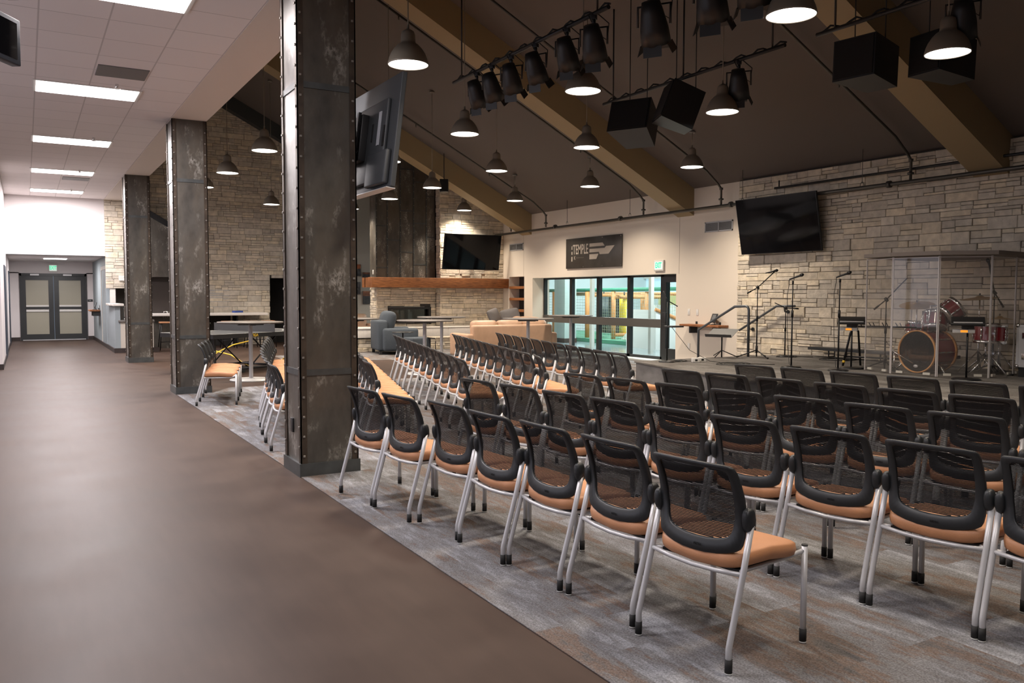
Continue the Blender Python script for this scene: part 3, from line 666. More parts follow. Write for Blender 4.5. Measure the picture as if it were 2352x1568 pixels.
for i, (y, z) in enumerate(((13.53, 1.155), (13.27, 1.15))):
    t = thing('light_switch', ['left white light switch between glass door and wall shelf', 'right white light switch between glass door and wall shelf'][i], 'switch', (XW, y, z), -PI/2, 'light switches')
    MB().rbox(-.035, -.008, -.065, .035, 0, .065, .003).obj('plate', M_whitepl, t); MB().rbox(-.012, -.011, -.028, .012, -.006, .028, .002).obj('rocker', M_glide, t)
t = thing('wall_outlet', 'white outlet low on the beige wall behind the stage', 'outlet', (XW, 13.52, .43), -PI/2)
MB().rbox(-.035, -.008, -.06, .035, 0, .06, .003).obj('plate', M_whitepl, t)

# church sign: steel plate with cut-outs, standing off the wall
t = thing('wall_sign', 'dark steel wall sign with cut-out lettering and arrow emblem', 'sign', (XW-.03, 17.0, 2.565), -PI/2)
sw_, sh_ = 2.36, .765
MB().rbox(-sw_/2, -.012, -sh_/2, sw_/2, 0, sh_/2, .004, seg=1).obj('plate', mat('sign_steel', (.085, .078, .07), .45, .5, noise=.2, nscale=3), t)
cut = mat('sign_cutout', (.50, .44, .37), .8)
Rx = Matrix.Rotation(PI/2, 4, 'X')
text('TEMPLE', .30, cut, t, Matrix.Translation((-.52, -.0135, .085)) @ Rx @ Matrix.Diagonal((.66, 1.15, 1, 1)), .0008, bold=.004)
text('K · · · · · ·', .12, cut, t, Matrix.Translation((-.60, -.0135, -.12)) @ Rx @ Matrix.Diagonal((.9, 1.1, 1, 1)), .0008)
e = MB()
for z0, z1 in ((.10, .19), (-.03, .05), (-.20, -.08)): e.box(-.92, -.0145, z0, -.88, -.012, z1)
for poly in ([(-.13, .22), (.42, .22), (.50, .14), (-.13, .14)], [(-.13, .085), (.50, .085), (.56, .13), (.90, .13), (.66, -.06), (.30, -.06), (.27, .0), (-.13, .0)], [(-.13, -.045), (.25, -.045), (.16, -.17), (-.13, -.17)]):
    MB().prism(poly, .012, .0145, Rx).obj('emblem_stripe', cut, t)
e.bm.free()
for z0, z1 in ((.10, .19), (-.03, .05), (-.20, -.08)): MB().box(-.92, -.0145, z0, -.88, -.012, z1).obj('cut_out_bar', cut, t)
sc_ = MB()
for x in (-1.14, -.4, .4, 1.14):
    for z in (-.345, .345): sc_.cyl((x, -.018, z), (x, .03, z), .012, 8)
sc_.obj('standoff_screws', M_chrome, t)

# ---------------- storefront ----------------
def storefront():
    r = bpy.data.objects.new('window_1', None); C.objects.link(r); r['kind'] = 'structure'
    x0, x1 = 12.56, 12.66; fr = MB()
    my = [19.9, 18.54, 17.32, 16.06, 14.83]
    for y in my: fr.box(x0, y-.055, .04, x1, y+.055, 1.975)
    fr.box(x0, 14.83, .04, x1, 19.95, .10).box(x0, 13.9, 1.93, x1, 19.95, 1.975).obj('window_frame', M_charm, r)
    MB().box(x0-.01, 14.85, .76, x1, 19.9, .955).obj('transom_rail', mat('rail_brown_grey', (.085, .078, .070), .5), r)
    MB().box(12.605, 14.85, .1, 12.612, 19.9, 1.93).obj('glass', M_glass, r)
    MB().box(12.2, 13.95, 0, 12.75, 19.9, .035).obj('sill', mat('sill_pale', (.50, .52, .50), .5), r)
    d = bpy.data.objects.new('door_5', None); C.objects.link(d); d['kind'] = 'structure'
    MB().box(x0-.02, 14.68, .03, x1, 14.80, 1.93).box(x0-.02, 13.95, .03, x1, 14.05, 1.93).box(x0-.02, 14.05, .03, x1, 14.68, .30).box(x0-.02, 14.05, 1.80, x1, 14.68, 1.93).obj('door_leaf', M_charm, d)
    MB().box(12.605, 14.05, .3, 12.612, 14.68, 1.8).obj('door_glass', M_glass, d)
    MB().rbox(x0-.08, 14.62, .86, x0-.02, 14.74, 1.12, .01).obj('door_closer', M_black, d)
    MB().tube([(x0-.02, 14.66, .82), (x0-.07, 14.66, .82), (x0-.07, 14.55, .82)], .010).obj('door_handle', M_chrome, d)
storefront()

# ---------------- play room beyond the glass ----------------
pw = mat('play_white', (.55, .62, .62), .6); pg = mat('play_green_foam', (.05, .22, .14), .7); po = mat('play_orange_foam', (.50, .22, .07), .6)
struct('floor_play', MB().box(12.75, 8, -.1, 26, 32, 0), mat('polished_concrete', (.22, .27, .29), .14))
pwm = MB().box(25.8, 8, 0, 26, 32, 1.5).box(25.8, 8, 3.4, 26, 32, 4.6).box(12.75, 31.8, 0, 26, 32, 4.6).box(12.75, 7.8, 0, 26, 8, 4.6)
struct('wall_play', pwm, pw)
struct('ceiling_play', MB().box(12.75, 8, 4.5, 26, 32, 4.6), pw)
wf = MB()
for y in range(8, 33, 2): wf.box(25.75, y-.06, 1.5, 25.9, y+.06, 3.4)
wf.box(25.75, 8, 2.3, 25.9, 32, 2.4)
wo = struct('window_2', wf, M_whitepl)
MB().box(25.92, 8, 1.5, 25.94, 32, 3.4).obj('glass', mat('emissive_pane', (.3, .4, .45), .3, emit=(.50, .72, .82), estr=.85), wo)
for i, (x, y) in enumerate(((14.6, 15.5), (14.6, 21), (18.5, 19.5), (18.5, 24.5), (22.5, 22), (22.5, 28))):  # ceiling panels out of view, added to light the closed play room
    t = thing('ceiling_light', 'unseen light panel added to brighten the play room beyond the glass', 'ceiling light', (x, y, 4.49), 0, 'play room lights')
    MB().box(-.6, -.6, -.02, .6, .6, 0).obj('diffuser', M_troffer, t)
    area('lamp', t, (0, 0, -.05), 1.1, 330, (.93, 1, 1), 'SQUARE')
t = thing('play_structure', 'indoor play frame with green top rail, orange padded posts and netting', 'play structure', (0, 0, 0))
for (x, y) in ((15.7, 26.3), (15.74, 24.23), (15.9, 22.5), (16.1, 21.35), (16.2, 19.8), (16.2, 18.0), (18.6, 26), (18.45, 22.82), (18.6, 20.5), (18.6, 18)):
    MB().cyl((x, y, 0), (x, y, 1.62), .075, 12).obj('post', po, t)
MB().tube([(15.7, 27.5, 1.66), (15.8, 24.2, 1.66), (16.1, 21.3, 1.68), (16.2, 17.5, 1.70)], .06).obj('top_rail', pg, t)
MB().tube([(18.6, 27.5, 1.55), (18.6, 17.5, 1.55)], .07).tube([(16, 22.5, 1.5), (18.5, 22.5, 1.5)], .06).tube([(16.1, 21.3, .25), (18.5, 21.3, .25)], .06).tube([(16.1, 21.3, 1.45), (18.5, 21.3, 1.45)], .06).obj('cross_rail', po, t)
nt_ = MB(); y = 17.6
while y < 27.4: nt_.box(15.93, y, .1, 15.936, y+.006, 1.6); y += .095
z = .12
while z < 1.6: nt_.box(15.93, 17.6, z, 15.936, 27.4, z+.006); z += .095
nt_.obj('netting', mat('net_cord', (.30, .34, .26), .7), t)
MB().box(15.6, 17.5, .005, 19, 27.5, .12).obj('green_mat', pg, t)
MB().box(18.0, 23.2, .15, 18.1, 24.9, 1.55).obj('dark_panel', mat('play_dark', (.05, .045, .045), .7), t)
MB().box(18.3, 20.0, .2, 18.4, 21.8, 1.5).obj('yellow_panel', mat('play_cream', (.45, .43, .20), .6), t)
MB().prism([(0, 0), (1.5, 0), (0, 1.1)], -.5, .5, Matrix.Translation((16.7, 19.6, .12)) @ Matrix.Rotation(PI/2, 4, 'X') @ Matrix.Rotation(PI/2, 4, 'Y')).obj('slide', mat('slide_white', (.8, .8, .78), .4), t)
for nm, lb, (x, y), c in (('punching_bag', 'yellow hanging punching bag inside the play frame', (16.6, 21.45), (.70, .52, .02)), ('punching_bag', 'dark hanging punching bag inside the play frame', (16.6, 22.55), (.02, .035, .045))):
    t = thing(nm, lb, 'punching bag', (x, y, 0), 0, 'punching bags')
    MB().cyl((0, 0, .28), (0, 0, 1.45), .16, 16).obj('bag', mat(lb[:6]+'_bag', c, .5), t); MB().cyl((0, 0, 1.45), (0, 0, 1.62), .02).obj('strap', M_black, t)
t = thing('play_ramp', 'bright white sloped play ramp with tan edge behind the glass', 'ramp', (15.1, 18.75, 0), -.2)
MB().prism([(0, 0), (2.2, 0), (2.2, .25), (0, 1.10)], -.9, .9, Matrix.Rotation(PI/2, 4, 'X')).obj('deck', mat('slide_white', (.8, .8, .78), .4), t)
MB().tube([(-.02, -.9, 1.12), (2.2, -.9, .27)], .05).obj('edge', po, t)
t = thing('square_pillar', 'pale square pillar with dark base in the play room', 'pillar', (14.9, 22.3, 0), 0)
MB().box(-.22, -.3, 0, .22, .3, 4.5).obj('shaft', mat('pillar_paint', (.34, .42, .41), .6), t); MB().box(-.235, -.315, 0, .235, .315, .14).obj('base', bb, t)
for i, (y) in enumerate((19.5, 16.9, 22.0)):
    tag(MB().box(13.9, y-.05, 0, 14.0, y+.05, 4.5).obj('steel_post', M_whitepl), ['middle', 'right', 'left'][i]+' slim white post standing just beyond the glass', 'post', 'slim white posts')

# ---------------- pipes along the right wall ----------------
t = thing('sprinkler_main_pipe', 'long horizontal steel pipe along the right wall', 'pipe', (0, 0, 0))
MB().tube([(11.9, 21.5, 3.24), (11.9, -4.9, 3.30)], .032, 12).obj('pipe', M_pipe, t)
for y in (18.3, 15.55, 12.05, 8.6): MB().cyl((11.9, y-.03, 3.27), (11.9, y+.03, 3.27), .055, 12).obj('coupling', M_pipe, t)
for k, y in enumerate((20.58, 18.75, 14.72, 12.32, 8.23)):
    t = thing('sprinkler_branch_pipe', ['branch pipe rising beside the fireplace', 'branch pipe rising left of the sign', 'branch pipe rising above the sign right side', 'branch pipe rising left of the stage television', 'branch pipe rising over the stone stage wall'][k], 'pipe', (0, 0, 0), 0, 'sprinkler branch pipes')
    x0 = 3.2; MB().tube([(11.9, y, 3.29), (11.9, y, 3.60), (11.80, y, 3.70), (11.5, y, roof(11.5)-.17), (x0, y, roof(x0)-.17)], .022, 10).obj('pipe', M_pipe, t)
    MB().cyl((11.9, y, 3.38), (11.9, y, 3.41), .05, 10).cyl((11.9, y, 3.58), (11.9, y, 3.62), .036, 10).obj('union', M_pipe, t)
    for x in (10.2, 8.2, 6.1, 4.2): MB().cyl((x, y, roof(x)-.26), (x, y, roof(x)-.17), .014, 8).obj('sprinkler', M_pipe, t)
for k, y in enumerate((17.75, 15.2, 11.75, 9.1)):
    t = thing('pipe_hanger', ['pipe hanger rod left of the sign', 'pipe hanger rod right of the sign', 'pipe hanger rod at the stone edge', 'pipe hanger rod over the stone wall'][k], 'hanger', (11.9, y, 3.27), 0, 'pipe hangers')
    MB().cyl((0, 0, .07), (0, 0, roof(11.9)-3.27), .005, 6).tube([(0, .035, .03), (0, .03, .07), (0, 0, .10), (0, -.03, .07), (0, -.035, .03)], .005, 6).obj('rod', M_pipe, t)
t = thing('conduit_rail', 'thin dark rail mounted high on the stone wall', 'rail', (0, 0, 0))
MB().tube([(11.95, 11.0, 3.47), (11.95, 4.0, 3.47)], .022).tube([(11.95, 10.9, 3.47), (11.95, 10.9, 3.6)], .012).obj('rail', M_black, t)

# ---------------- pendants ----------------
def pendant_proto():
    t = thing('pendant_lamp', 'x', 'lamp', (0, 0, 0), 0, 'bell-shaped pendant lamps')
    prof = [(.208, -.006), (.212, 0), (.208, .014), (.196, .06), (.175, .11), (.145, .155), (.112, .19), (.080, .212), (.076, .23), (.073, .30), (.062, .33), (.03, .35), (.012, .355), (.012, .40)]
    inner = [(.204, -.006), (.19, .06), (.168, .11), (.138, .15), (.10, .18)]
    MB().lathe(prof, 28).lathe(inner, 28).obj('shade', M_shade, t)
    MB().lathe([(.203, 0), (.12, -.004), (0.001, -.006)], 28).obj('lens', M_lens, t)
    MB().cyl((0, 0, .38), (0, 0, 1.38), .006, 6).obj('stem', M_shade, t)
    MB().lathe([(.055, -.03), (.06, 0), (.001, 0)], 14).obj('canopy', mat('canopy_white', (.35, .33, .3), .5), t)
    area('lamp', t, (0, 0, -.012), .38, PEND_W, (1, .86, .70), 'DISK', spread=math.radians(122))
    return t
proto = pendant_proto(); used = False
grid = []
for y, lb in ((5.05, 'first'), (8.1, 'second'), (11.12, 'third'), (14.08, 'fourth'), (17.0, 'fifth'), (19.5, 'sixth'), (22.3, 'seventh')):
    for x, cl in ((3.46, 'left'), (5.64, 'centre-left'), (7.82, 'centre-right')):
        if x < 4 and y > 21: continue
        grid.append((x, y, '%s bell pendant lamp from the camera in the %s hanging line' % (lb, cl)))
for y, lb in ((11.8, 'nearest'), (15.02, 'second'), (18.25, 'third'), (20.72, 'farthest')):
    grid.append((10.66, y+(.33 if y > 20 else 0), lb+' bell pendant lamp in the short-stemmed line along the right wall'))
for x in (3.46, 5.64): grid.append((x, 2.0, 'bell pendant lamp above and behind the camera'))
for (x, y, lb) in grid:
    t = proto if not used else copy_tree(proto); used = True
    t.location = (x, y, 3.86); t['label'] = lb
    if y < 3:
        for ch in t.children:
            if ch.type == 'LIGHT': ch.data = ch.data.copy(); ch.data.energy = PEND_W*.45
    if x > 10:
        for ch in t.children:
            if ch.type == 'LIGHT': ch.data = ch.data.copy(); ch.data.energy = PEND_W*1.35
    Lz = roof(x)-3.86-.02
    for b4, b5 in ((13.42, 13.92), (19.96, 20.46), (6.83, 7.33)):
        if b4 < y < b5: Lz -= .56
    for ch in t.children:
        if ch.name.startswith('stem'): ch.scale = (1, 1, max(.05, Lz-.38)); ch.location = (0, 0, .38*(1-ch.scale.z))
        if ch.name.startswith('canopy'): ch.location = (0, 0, Lz)

# ---------------- chairs ----------------
def chair_proto():
    t = thing('stacking_chair', 'x', 'chair', (0, 0, 0), 0, 'black mesh-back chairs in rows')
    def seatfn(x, y, z):
        z2 = z-.012*(y/.22)**2*(1 if y > 0 else .2) - .008*(1-(x/.23)**2)
        if y < 0: y2 = y-.028*(1-(x/.235)**2)*min(1, -y/.2)
        else: y2 = y+.012*(1-(x/.235)**2)*min(1, y/.2)
        z2 += .012*(abs(x)/.23)**3 if y < .1 else 0
        return (x*(1-.02*(y < 0)), y2+.045, z2+.420)
    MB().sell(.234, .207, .040, .42, .28, nu=40, nv=12, fn=seatfn).obj('seat', M_tan, t)
    MB().prism([(-.20, -.15), (.20, -.15), (.20, .22), (-.20, .22)], .376, .388).obj('seat_pan', M_black, t)
    for s in (-1, 1):
        l = MB().tube([(s*.243, -.253, .004), (s*.243, -.253, .10), (s*.243, -.247, .125), (s*.243, -.17, .385), (s*.243, -.122, .575)], .0135, 10).obj('leg', M_silver, t)
        MB().cyl((s*.243, -.253, .006), (s*.243, -.253, .062), .0155, 12).obj('foot', M_rubber, l)
        MB().cyl((s*.243, -.253, 0.002), (s*.243, -.253, .008), .0155, 12).obj('glide', M_glide, l)
        l = MB().tube([(s*.243, .253, .004), (s*.243, .253, .425)], .0135, 10).obj('leg', M_silver, t)
        MB().cyl((s*.243, .253, .006), (s*.243, .253, .062), .0155, 12).obj('foot', M_rubber, l)
        MB().cyl((s*.243, .253, .424), (s*.243, .253, .43), .0137, 12).obj('end_cap', M_rubber, l)
        MB().cyl((s*.243, .253, 0.002), (s*.243, .253, .008), .0155, 12).obj('glide', M_glide, l)
        MB().tube([(s*.243, -.168, .384), (s*.20, -.13, .377), (s*.20, .19, .377), (s*.243, .25, .405)], .0100, 8).obj('side_rail', M_silver, t)
        MB().sell(.0225, .030, .050, .75, .7, Matrix.Translation((s*.235, -.128, .595)) @ Matrix.Rotation(.12, 4, 'X'), 14, 8).obj('hinge_cover', M_frame, t)
    MB().tube([(-.243, -.172, .382), (-.12, -.185, .373), (0, -.190, .370), (.12, -.185, .373), (.243, -.172, .382)], .010, 8).obj('crossbar', M_silver, t)
    O = [(0, .430), (.06, .432), (.115, .438), (.160, .448), (.190, .458), (.208, .470), (.216, .488), (.221, .52), (.2235, .57), (.2225, .62), (.221, .68), (.218, .74), (.2155, .785), (.211, .806), (.199, .816), (.16, .8195), (.08, .821), (0, .822)]
    I = [(0, .490), (.055, .492), (.105, .498), (.138, .506), (.156, .516), (.166, .530), (.171, .548), (.176, .58), (.179, .61), (.180, .65), (.1805, .70), (.181, .745), (.180, .775), (.175, .785), (.163, .790), (.13, .7925), (.07, .7945), (0, .795)]
    def yp(z):
        K = [(.43, -.148), (.50, -.133), (.58, -.124), (.65, -.132), (.72, -.152), (.78, -.180), (.82, -.205)]
        for (a, b), (c, d) in zip(K, K[1:]):
            if z <= c: return b+(d-b)*max(0, (z-a))/(c-a)
        return K[-1][1]
    def dp(x, z): return yp(z)-.030*(1-(x/.23)**2)
    oo = [(x, z) for x, z in O]+[(-x, z) for x, z in O[-2:0:-1]]; ii = [(x, z) for x, z in I]+[(-x, z) for x, z in I[-2:0:-1]]
    n = len(oo); vs = []; fs = []
    for (x, z), (p, q) in zip(oo, ii):
        cx_, cz_ = (x+p)/2, (z+q)/2; f = .86
        ox, oz, px, pz = cx_+(x-cx_)*f, cz_+(z-cz_)*f, cx_+(p-cx_)*f, cz_+(q-cz_)*f
        vs += [(ox, dp(ox, oz)+.012, oz), (x, dp(x, z)+.006, z), (x, dp(x, z)-.006, z), (ox, dp(ox, oz)-.012, oz), (px, dp(px, pz)-.010, pz), (p, dp(p, q)-.005, q), (p, dp(p, q)+.005, q), (px, dp(px, pz)+.010, pz)]
    for k in range(n):
        j = (k+1) % n
        for a in range(8): fs.append((k*8+a, j*8+a, j*8+(a+1) % 8, k*8+(a+1) % 8))
    fo = MB()._add(vs, fs, None, True).obj('backrest', M_frame, t)
    def half(z):
        J = I[:]
        for (a, b), (c, d) in zip(J, J[1:]):
            if b <= z <= d and d > b: return a+(c-a)*(z-b)/(d-b)
        return 0
    m = MB(); z = .495
    while z < .791:
        h_ = half(z)+.005
        if h_ > .01:
            N = 6; xs = [-h_+2*h_*k/N for k in range(N+1)]
            v = []
            for x in xs: v += [(x, dp(x, z), z), (x, dp(x, z+.0054), z+.0054)]
            m._add(v, [(2*k, 2*k+2, 2*k+3, 2*k+1) for k in range(N)])
        z += .0062
    m.obj('mesh_panel', M_mesh, fo)
    text('HON', .017, mat('embossed_logo', (.006, .006, .006), .3), fo, Matrix.Translation((.02, dp(.02, .462)-.0135, .460)) @ Matrix.Rotation(PI/2, 4, 'X'), .0004, 'logo')
    return t
cproto = chair_proto(); cused = [False]
ORD = ['first', 'second', 'third', 'fourth', 'fifth', 'sixth', 'seventh', 'eighth', 'ninth', 'tenth', 'eleventh', 'twelfth']
def put_chair(x, y, adeg, label, group):
    t = cproto if not cused[0] else copy_tree(cproto); cused[0] = True
    t.location = (x, y, .006 if x > 1.9 else 0); a = math.radians(adeg)
    t.rotation_euler = (0, 0, -PI/2-a)   # local +y -> world (cos a, -sin a)
    t['label'] = label; t['group'] = group
ROWN = {'A': 'rearmost row of the near block', 'B': 'second row from back, near block', 'C': 'middle row of the near block', 'D': 'fourth row from back, near block', 'E': 'front row of the near block',
        'J': 'rearmost row of the far block', 'I': 'second row from back, far block', 'F': 'middle row of the far block', 'G': 'fourth row from back, far block', 'H': 'front row of the far block', 'K': 'short row of three beside the middle column'}
def feet(lx, ly, rx, ry):
    dx, dy = lx-rx, ly-ry; l = math.hypot(dx, dy); a = math.atan2(dx, dy); f = (math.cos(a), -math.sin(a))
    return ((lx+rx)/2+f[0]*.253, (ly+ry)/2+f[1]*.253, math.degrees(a))
rows = {}
rows['A'] = [feet(2.017, 6.039, 2.083, 5.55), feet(2.083, 5.512, 2.14, 5.02), feet(2.198, 4.995, 2.235, 4.505), feet(2.226, 4.459, 2.250, 3.970), feet(2.279, 3.961, 2.297, 3.467), feet(2.31, 3.416, 2.330, 2.922), feet(2.300, 2.852, 2.365, 2.362)]
rows['B'] = [(3.319, 5.978, -7), (3.385, 5.440, -7), (3.435, 4.905, -7), (3.50, 4.405, -7), (3.565, 3.905, -7.3), (3.635, 3.395, -7.3), (3.700, 2.874, -7.3), (3.765, 2.356, -7.5), (3.83, 1.843, -7.5)]
rows['C'] = [(4.33, 5.972, -9.5), (4.42, 5.465, -9.5), (4.505, 4.94, -9.5), (4.585, 4.405, -9.5), (4.675, 3.887, -10), (4.768, 3.386, -10), (4.865, 2.876, -10), (4.95, 2.36, -10)]
rows['D'] = [(5.36, 5.87, -10.5), (5.45, 5.39, -10.5), (5.535, 4.874, -10.5), (5.619, 4.345, -10.5), (5.71, 3.837, -10.5), (5.80, 3.339, -10.5), (5.895, 2.83, -10.5)]
rows['E'] = [(6.35, 5.93, -10.5), (6.445, 5.43, -10.5), (6.535, 4.935, -10.5), (6.62, 4.415, -10.5), (6.715, 3.911, -10.5), (6.82, 3.42, -11)]
def line(x0, y0, x1, y1, n, a0, a1): return [(x0+(x1-x0)*k/(n-1), y0+(y1-y0)*k/(n-1), a0+(a1-a0)*k/(n-1)) for k in range(n)]
J = [(2.270, 8.185, 8)]
angs = [8, 10, 11.5, 12.5, 13.5, 14.5, 15, 15.5, 16, 16, 16]
for k in range(1, 11):
    a = math.radians((angs[k]+angs[k-1])/2); J.append((J[-1][0]+.519*math.sin(a), J[-1][1]+.519*math.cos(a), angs[k]))
rows['J'] = J
rows['I'] = line(3.215, 8.12, 4.665, 13.23, 11, 13, 16.5)
rows['F'] = line(4.235, 8.06, 5.60, 13.22, 11, 13.5, 16)
g_ = line(5.19, 8.03, 6.60, 12.97, 11, 13, 18); g_[0] = (5.19, 7.98, 24); rows['G'] = g_
rows['H'] = line(6.20, 7.83, 7.52, 13.05, 11, 12, 16)
rows['K'] = [(2.245+.129*k, 11.895+.503*k, 14.4) for k in range(3)]
for key in 'ABCDEJIFGHK':
    far = key in 'ABCDE'
    for k, (x, y, a) in enumerate(rows[key]):
        if key == 'K': lb = 'chair %s from the camera in the short row of three by the middle column' % ['nearest', 'second', 'farthest'][k]
        else: lb = 'tan-seated chair, %s from %s end, %s' % (ORD[k], 'left' if far else 'near', ROWN[key])
        put_chair(x, y, a, lb, 'mesh-back chairs, '+ROWN[key])

# ---------------- high tables ----------------
def hightable(x, y, label, rt=.53):
    t = thing('high_table', label, 'table', (x, y, 0.001), 0, 'round grey high tables')
    MB().lathe([(.001, 1.000), (rt-.02, 1.000), (rt, 1.008), (rt, 1.022), (rt-.004, 1.026), (.001, 1.026)], 40).obj('tabletop', M_steel_top, t)
    MB().lathe([(.035, .02), (.035, .97)], 16).lathe([(.035, .02), (.06, .022), (.06, .035), (.035, .04)], 20).obj('post', mat('table_post', (.42, .41, .42), .4, .3), t)
    MB().rbox(-.22, -.05, .965, .22, .05, 1.0, .008).rbox(-.05, -.22, .965, .05, .22, 1.0, .008).obj('top_bracket', M_charm, t)
    MB().lathe([(.36, 0), (.365, .008), (.355, .02), (.06, .03), (.001, .03)], 36).obj('base', mat('table_base', (.55, .55, .54), .35, .2), t)
hightable(3.40, 15.0, 'round high table between the near and middle columns', .56)
hightable(5.73, 16.3, 'round high table just right of the near column, before the armchair')
hightable(6.55, 14.6, 'round high table standing over the far chair rows, white base visible')
hightable(7.85, 16.6, 'round high table in front of the fireplace opening')
hightable(8.97, 14.8, 'round high table in front of the tan sofa')
hightable(11.25, 16.6, 'round high table in front of the glass wall')

# ---------------- sofas, armchair ----------------
def cushion(m, a, b, c, M, e1=.55, e2=.5): return m.sell(a, b, c, e1, e2, M, 24, 12)
def sofa(name, label, L_, mat_, loc, rz, n=3):
    t = thing(name, label, 'sofa', loc, rz)   # back is at local y=0 facing -y, seat towards +y
    MB().rbox(0, 0, .08, L_, .20, .80, .05).obj('back_panel', mat_, t)
    MB().rbox(0, .1, .08, L_, .92, .40, .04).obj('seat_base', mat_, t)
    for x0 in (-.16, L_-.04): MB().rbox(x0, .02, .08, x0+.20, .95, .60, .05).obj('arm', mat_, t)
    wd = (L_-.1)/n
    for k in range(n):
        m = MB(); m.sell(wd/2, .25, .17, .8, .3, Matrix.Translation((.05+wd*(k+.5), .24, .66)) @ Matrix.Rotation(PI/2-.15, 4, 'X'), 36, 14); m.obj('back_cushion', mat_, t)
        m = MB(); cushion(m, wd/2, .33, .09, Matrix.Translation((.05+wd*(k+.5), .56, .45)), .5, .3); m.obj('seat_cushion', mat_, t)
    for x in (.02, L_-.08):
        for y in (.05, .85): MB().box(x, y, 0, x+.06, y+.06, .08).obj('leg', M_black, t)
    return t
sofa('sofa', 'beige leather sofa seen from behind, facing the fireplace', 2.15, M_tanlea, (8.85, 17.0, .007), 0, 3)
sofa('sofa', 'beige leather sofa against the right wall beside the niche', 1.55, M_tanlea, (12.12, 19.0, .007), PI/2, 3)
sofa('sofa', 'beige leather sofa against the nook wall behind the fireplace', 1.9, M_tanlea, (9.4, 25.6, 0), PI, 3)
for i, (x, y, rz, m_) in enumerate(((11.15, 20.2, .5, M_greyfab), (11.75, 20.35, -.4, M_greyfab))):
    t = thing('throw_pillow', ['left grey throw pillow by the niche, lying on the sofa end', 'right grey throw pillow by the niche, on the sofa end'][i], 'pillow', (x, y, .92), rz, 'grey throw pillows')
    m = MB(); m.sell(.27, .21, .09, .9, .3, Matrix.Rotation(PI/2-.35, 4, 'X') @ Matrix.Rotation(.2, 4, 'Z'), 32, 12); m.obj('cover', m_, t)
def armchair():
    t = thing('armchair', 'slate blue fabric armchair facing right beside the hearth', 'armchair', (7.66, 20.22, .007), math.radians(-100))
    # local: back at y=0, faces +y
    MB().rbox(-.5, 0, .09, .5, .26, .86, .06).obj('back_panel', M_bluefab, t)
    MB().rbox(-.5, .1, .09, .5, 1.0, .44, .05).obj('seat_base', M_bluefab, t)
    for s in (-1, 1): MB().rbox(s*.5-.13, .12, .09, s*.5+.13, 1.02, .66, .07).obj('arm', M_bluefab, t)
    m = MB(); m.sell(.41, .27, .19, .8, .35, Matrix.Translation((0, .34, .82)) @ Matrix.Rotation(PI/2-.25, 4, 'X'), 36, 14); m.obj('back_cushion', M_bluefab, t)
    m = MB(); m.sell(.37, .38, .10, .5, .3, Matrix.Translation((0, .62, .47))); m.obj('seat_cushion', M_bluefab, t)
    for x in (-.5, .42):
        for y in (.04, .88): MB().box(x, y, 0, x+.07, y+.07, .09).obj('leg', M_black, t)
armchair()
t = thing('side_table', 'small round dark side table beside the blue armchair', 'table', (7.9, 18.9, .007))
MB().lathe([(.001, .58), (.26, .58), (.265, .59), (.26, .60), (.001, .60)], 28).obj('tabletop', M_charm, t)
MB().cyl((0, 0, .01), (0, 0, .58), .015).obj('post', M_black, t); MB().lathe([(.17, 0), (.17, .012), (.001, .015)], 24).obj('base', M_black, t)
t = thing('ottoman', 'slate blue ottoman behind the side table', 'ottoman', (8.45, 19.4, .007), .2)
MB().rbox(-.28, -.3, .08, .28, .3, .44, .05).obj('cushion', M_bluefab, t)
for sx in (-1, 1): MB().box(sx*.2-.03, -.2, 0, sx*.2+.03, .2, .08).obj('leg', M_black, t)
t = thing('throw_bench', 'low black framed bench with fringed patterned throw', 'bench', (9.25, 19.0, .007), .05)
for sx in (-1, 1):
    MB().tube([(sx*.55, -.2, 0), (sx*.55, -.2, .42), (sx*.55, .2, .42), (sx*.55, .2, 0)], .012, 8).obj('leg', M_black, t)
MB().box(-.56, -.21, .41, .56, .21, .43).obj('seat', M_black, t)
throw = mat('woven_throw', (.36, .30, .23), .9, noise=.5, nscale=40)
m = MB().rbox(-.58, -.24, .432, .58, .24, .455, .008)
for k in range(56): m.box(-.58+k*.021, -.25, .36, -.572+k*.021, -.238, .44)
m.obj('fringed_throw', throw, t)

# ---------------- table tennis table ----------------
t = thing('table_tennis_table', 'folding black table tennis table behind the columns', 'table', (2.95, 15.95, 0), math.atan2(.48, .877))
MB().box(0, 0, .745, 1.36, 1.525, .765).box(1.38, 0, .745, 2.74, 1.525, .765).obj('tabletop', mat('tt_top', (.06, .065, .07), .3), t)
MB().box(0, -.004, .685, 2.74, .02, .765).box(0, 1.505, .685, 2.74, 1.529, .765).box(-.004, 0, .685, .02, 1.525, .765).box(2.72, 0, .685, 2.744, 1.525, .765).obj('apron', M_black, t)
MB().box(.0, .0, .7655, 2.74, .02, .767).box(0, 1.505, .7655, 2.74, 1.525, .767).box(0, 0, .7655, .02, 1.525, .767).box(2.72, 0, .7655, 2.74, 1.525, .767).obj('edge_lines', M_whitepl, t)
for x in (.14, 2.6):
    for y in (.15, 1.37): MB().box(x-.02, y-.02, 0, x+.02, y+.02, .745).obj('leg', M_black, t)
m = MB()
for y in (.2, 1.3): m.tube([(1.0, y, .08), (1.75, y, .74)], .014, 8).tube([(1.75, y, .08), (1.0, y, .74)], .014, 8)
m.tube([(.8, .2, .08), (1.95, .2, .08)], .02).tube([(.8, 1.3, .08), (1.95, 1.3, .08)], .02).tube([(1.0, .2, .08), (1.0, 1.3, .08)], .02).tube([(1.75, .2, .08), (1.75, 1.3, .08)], .02).obj('undercarriage', M_black, t)
for x in (.85, 1.9):
    for y in (.2, 1.3): MB().cyl((x, y-.015, .04), (x, y+.015, .04), .04, 16).obj('wheel', M_rubber, t)
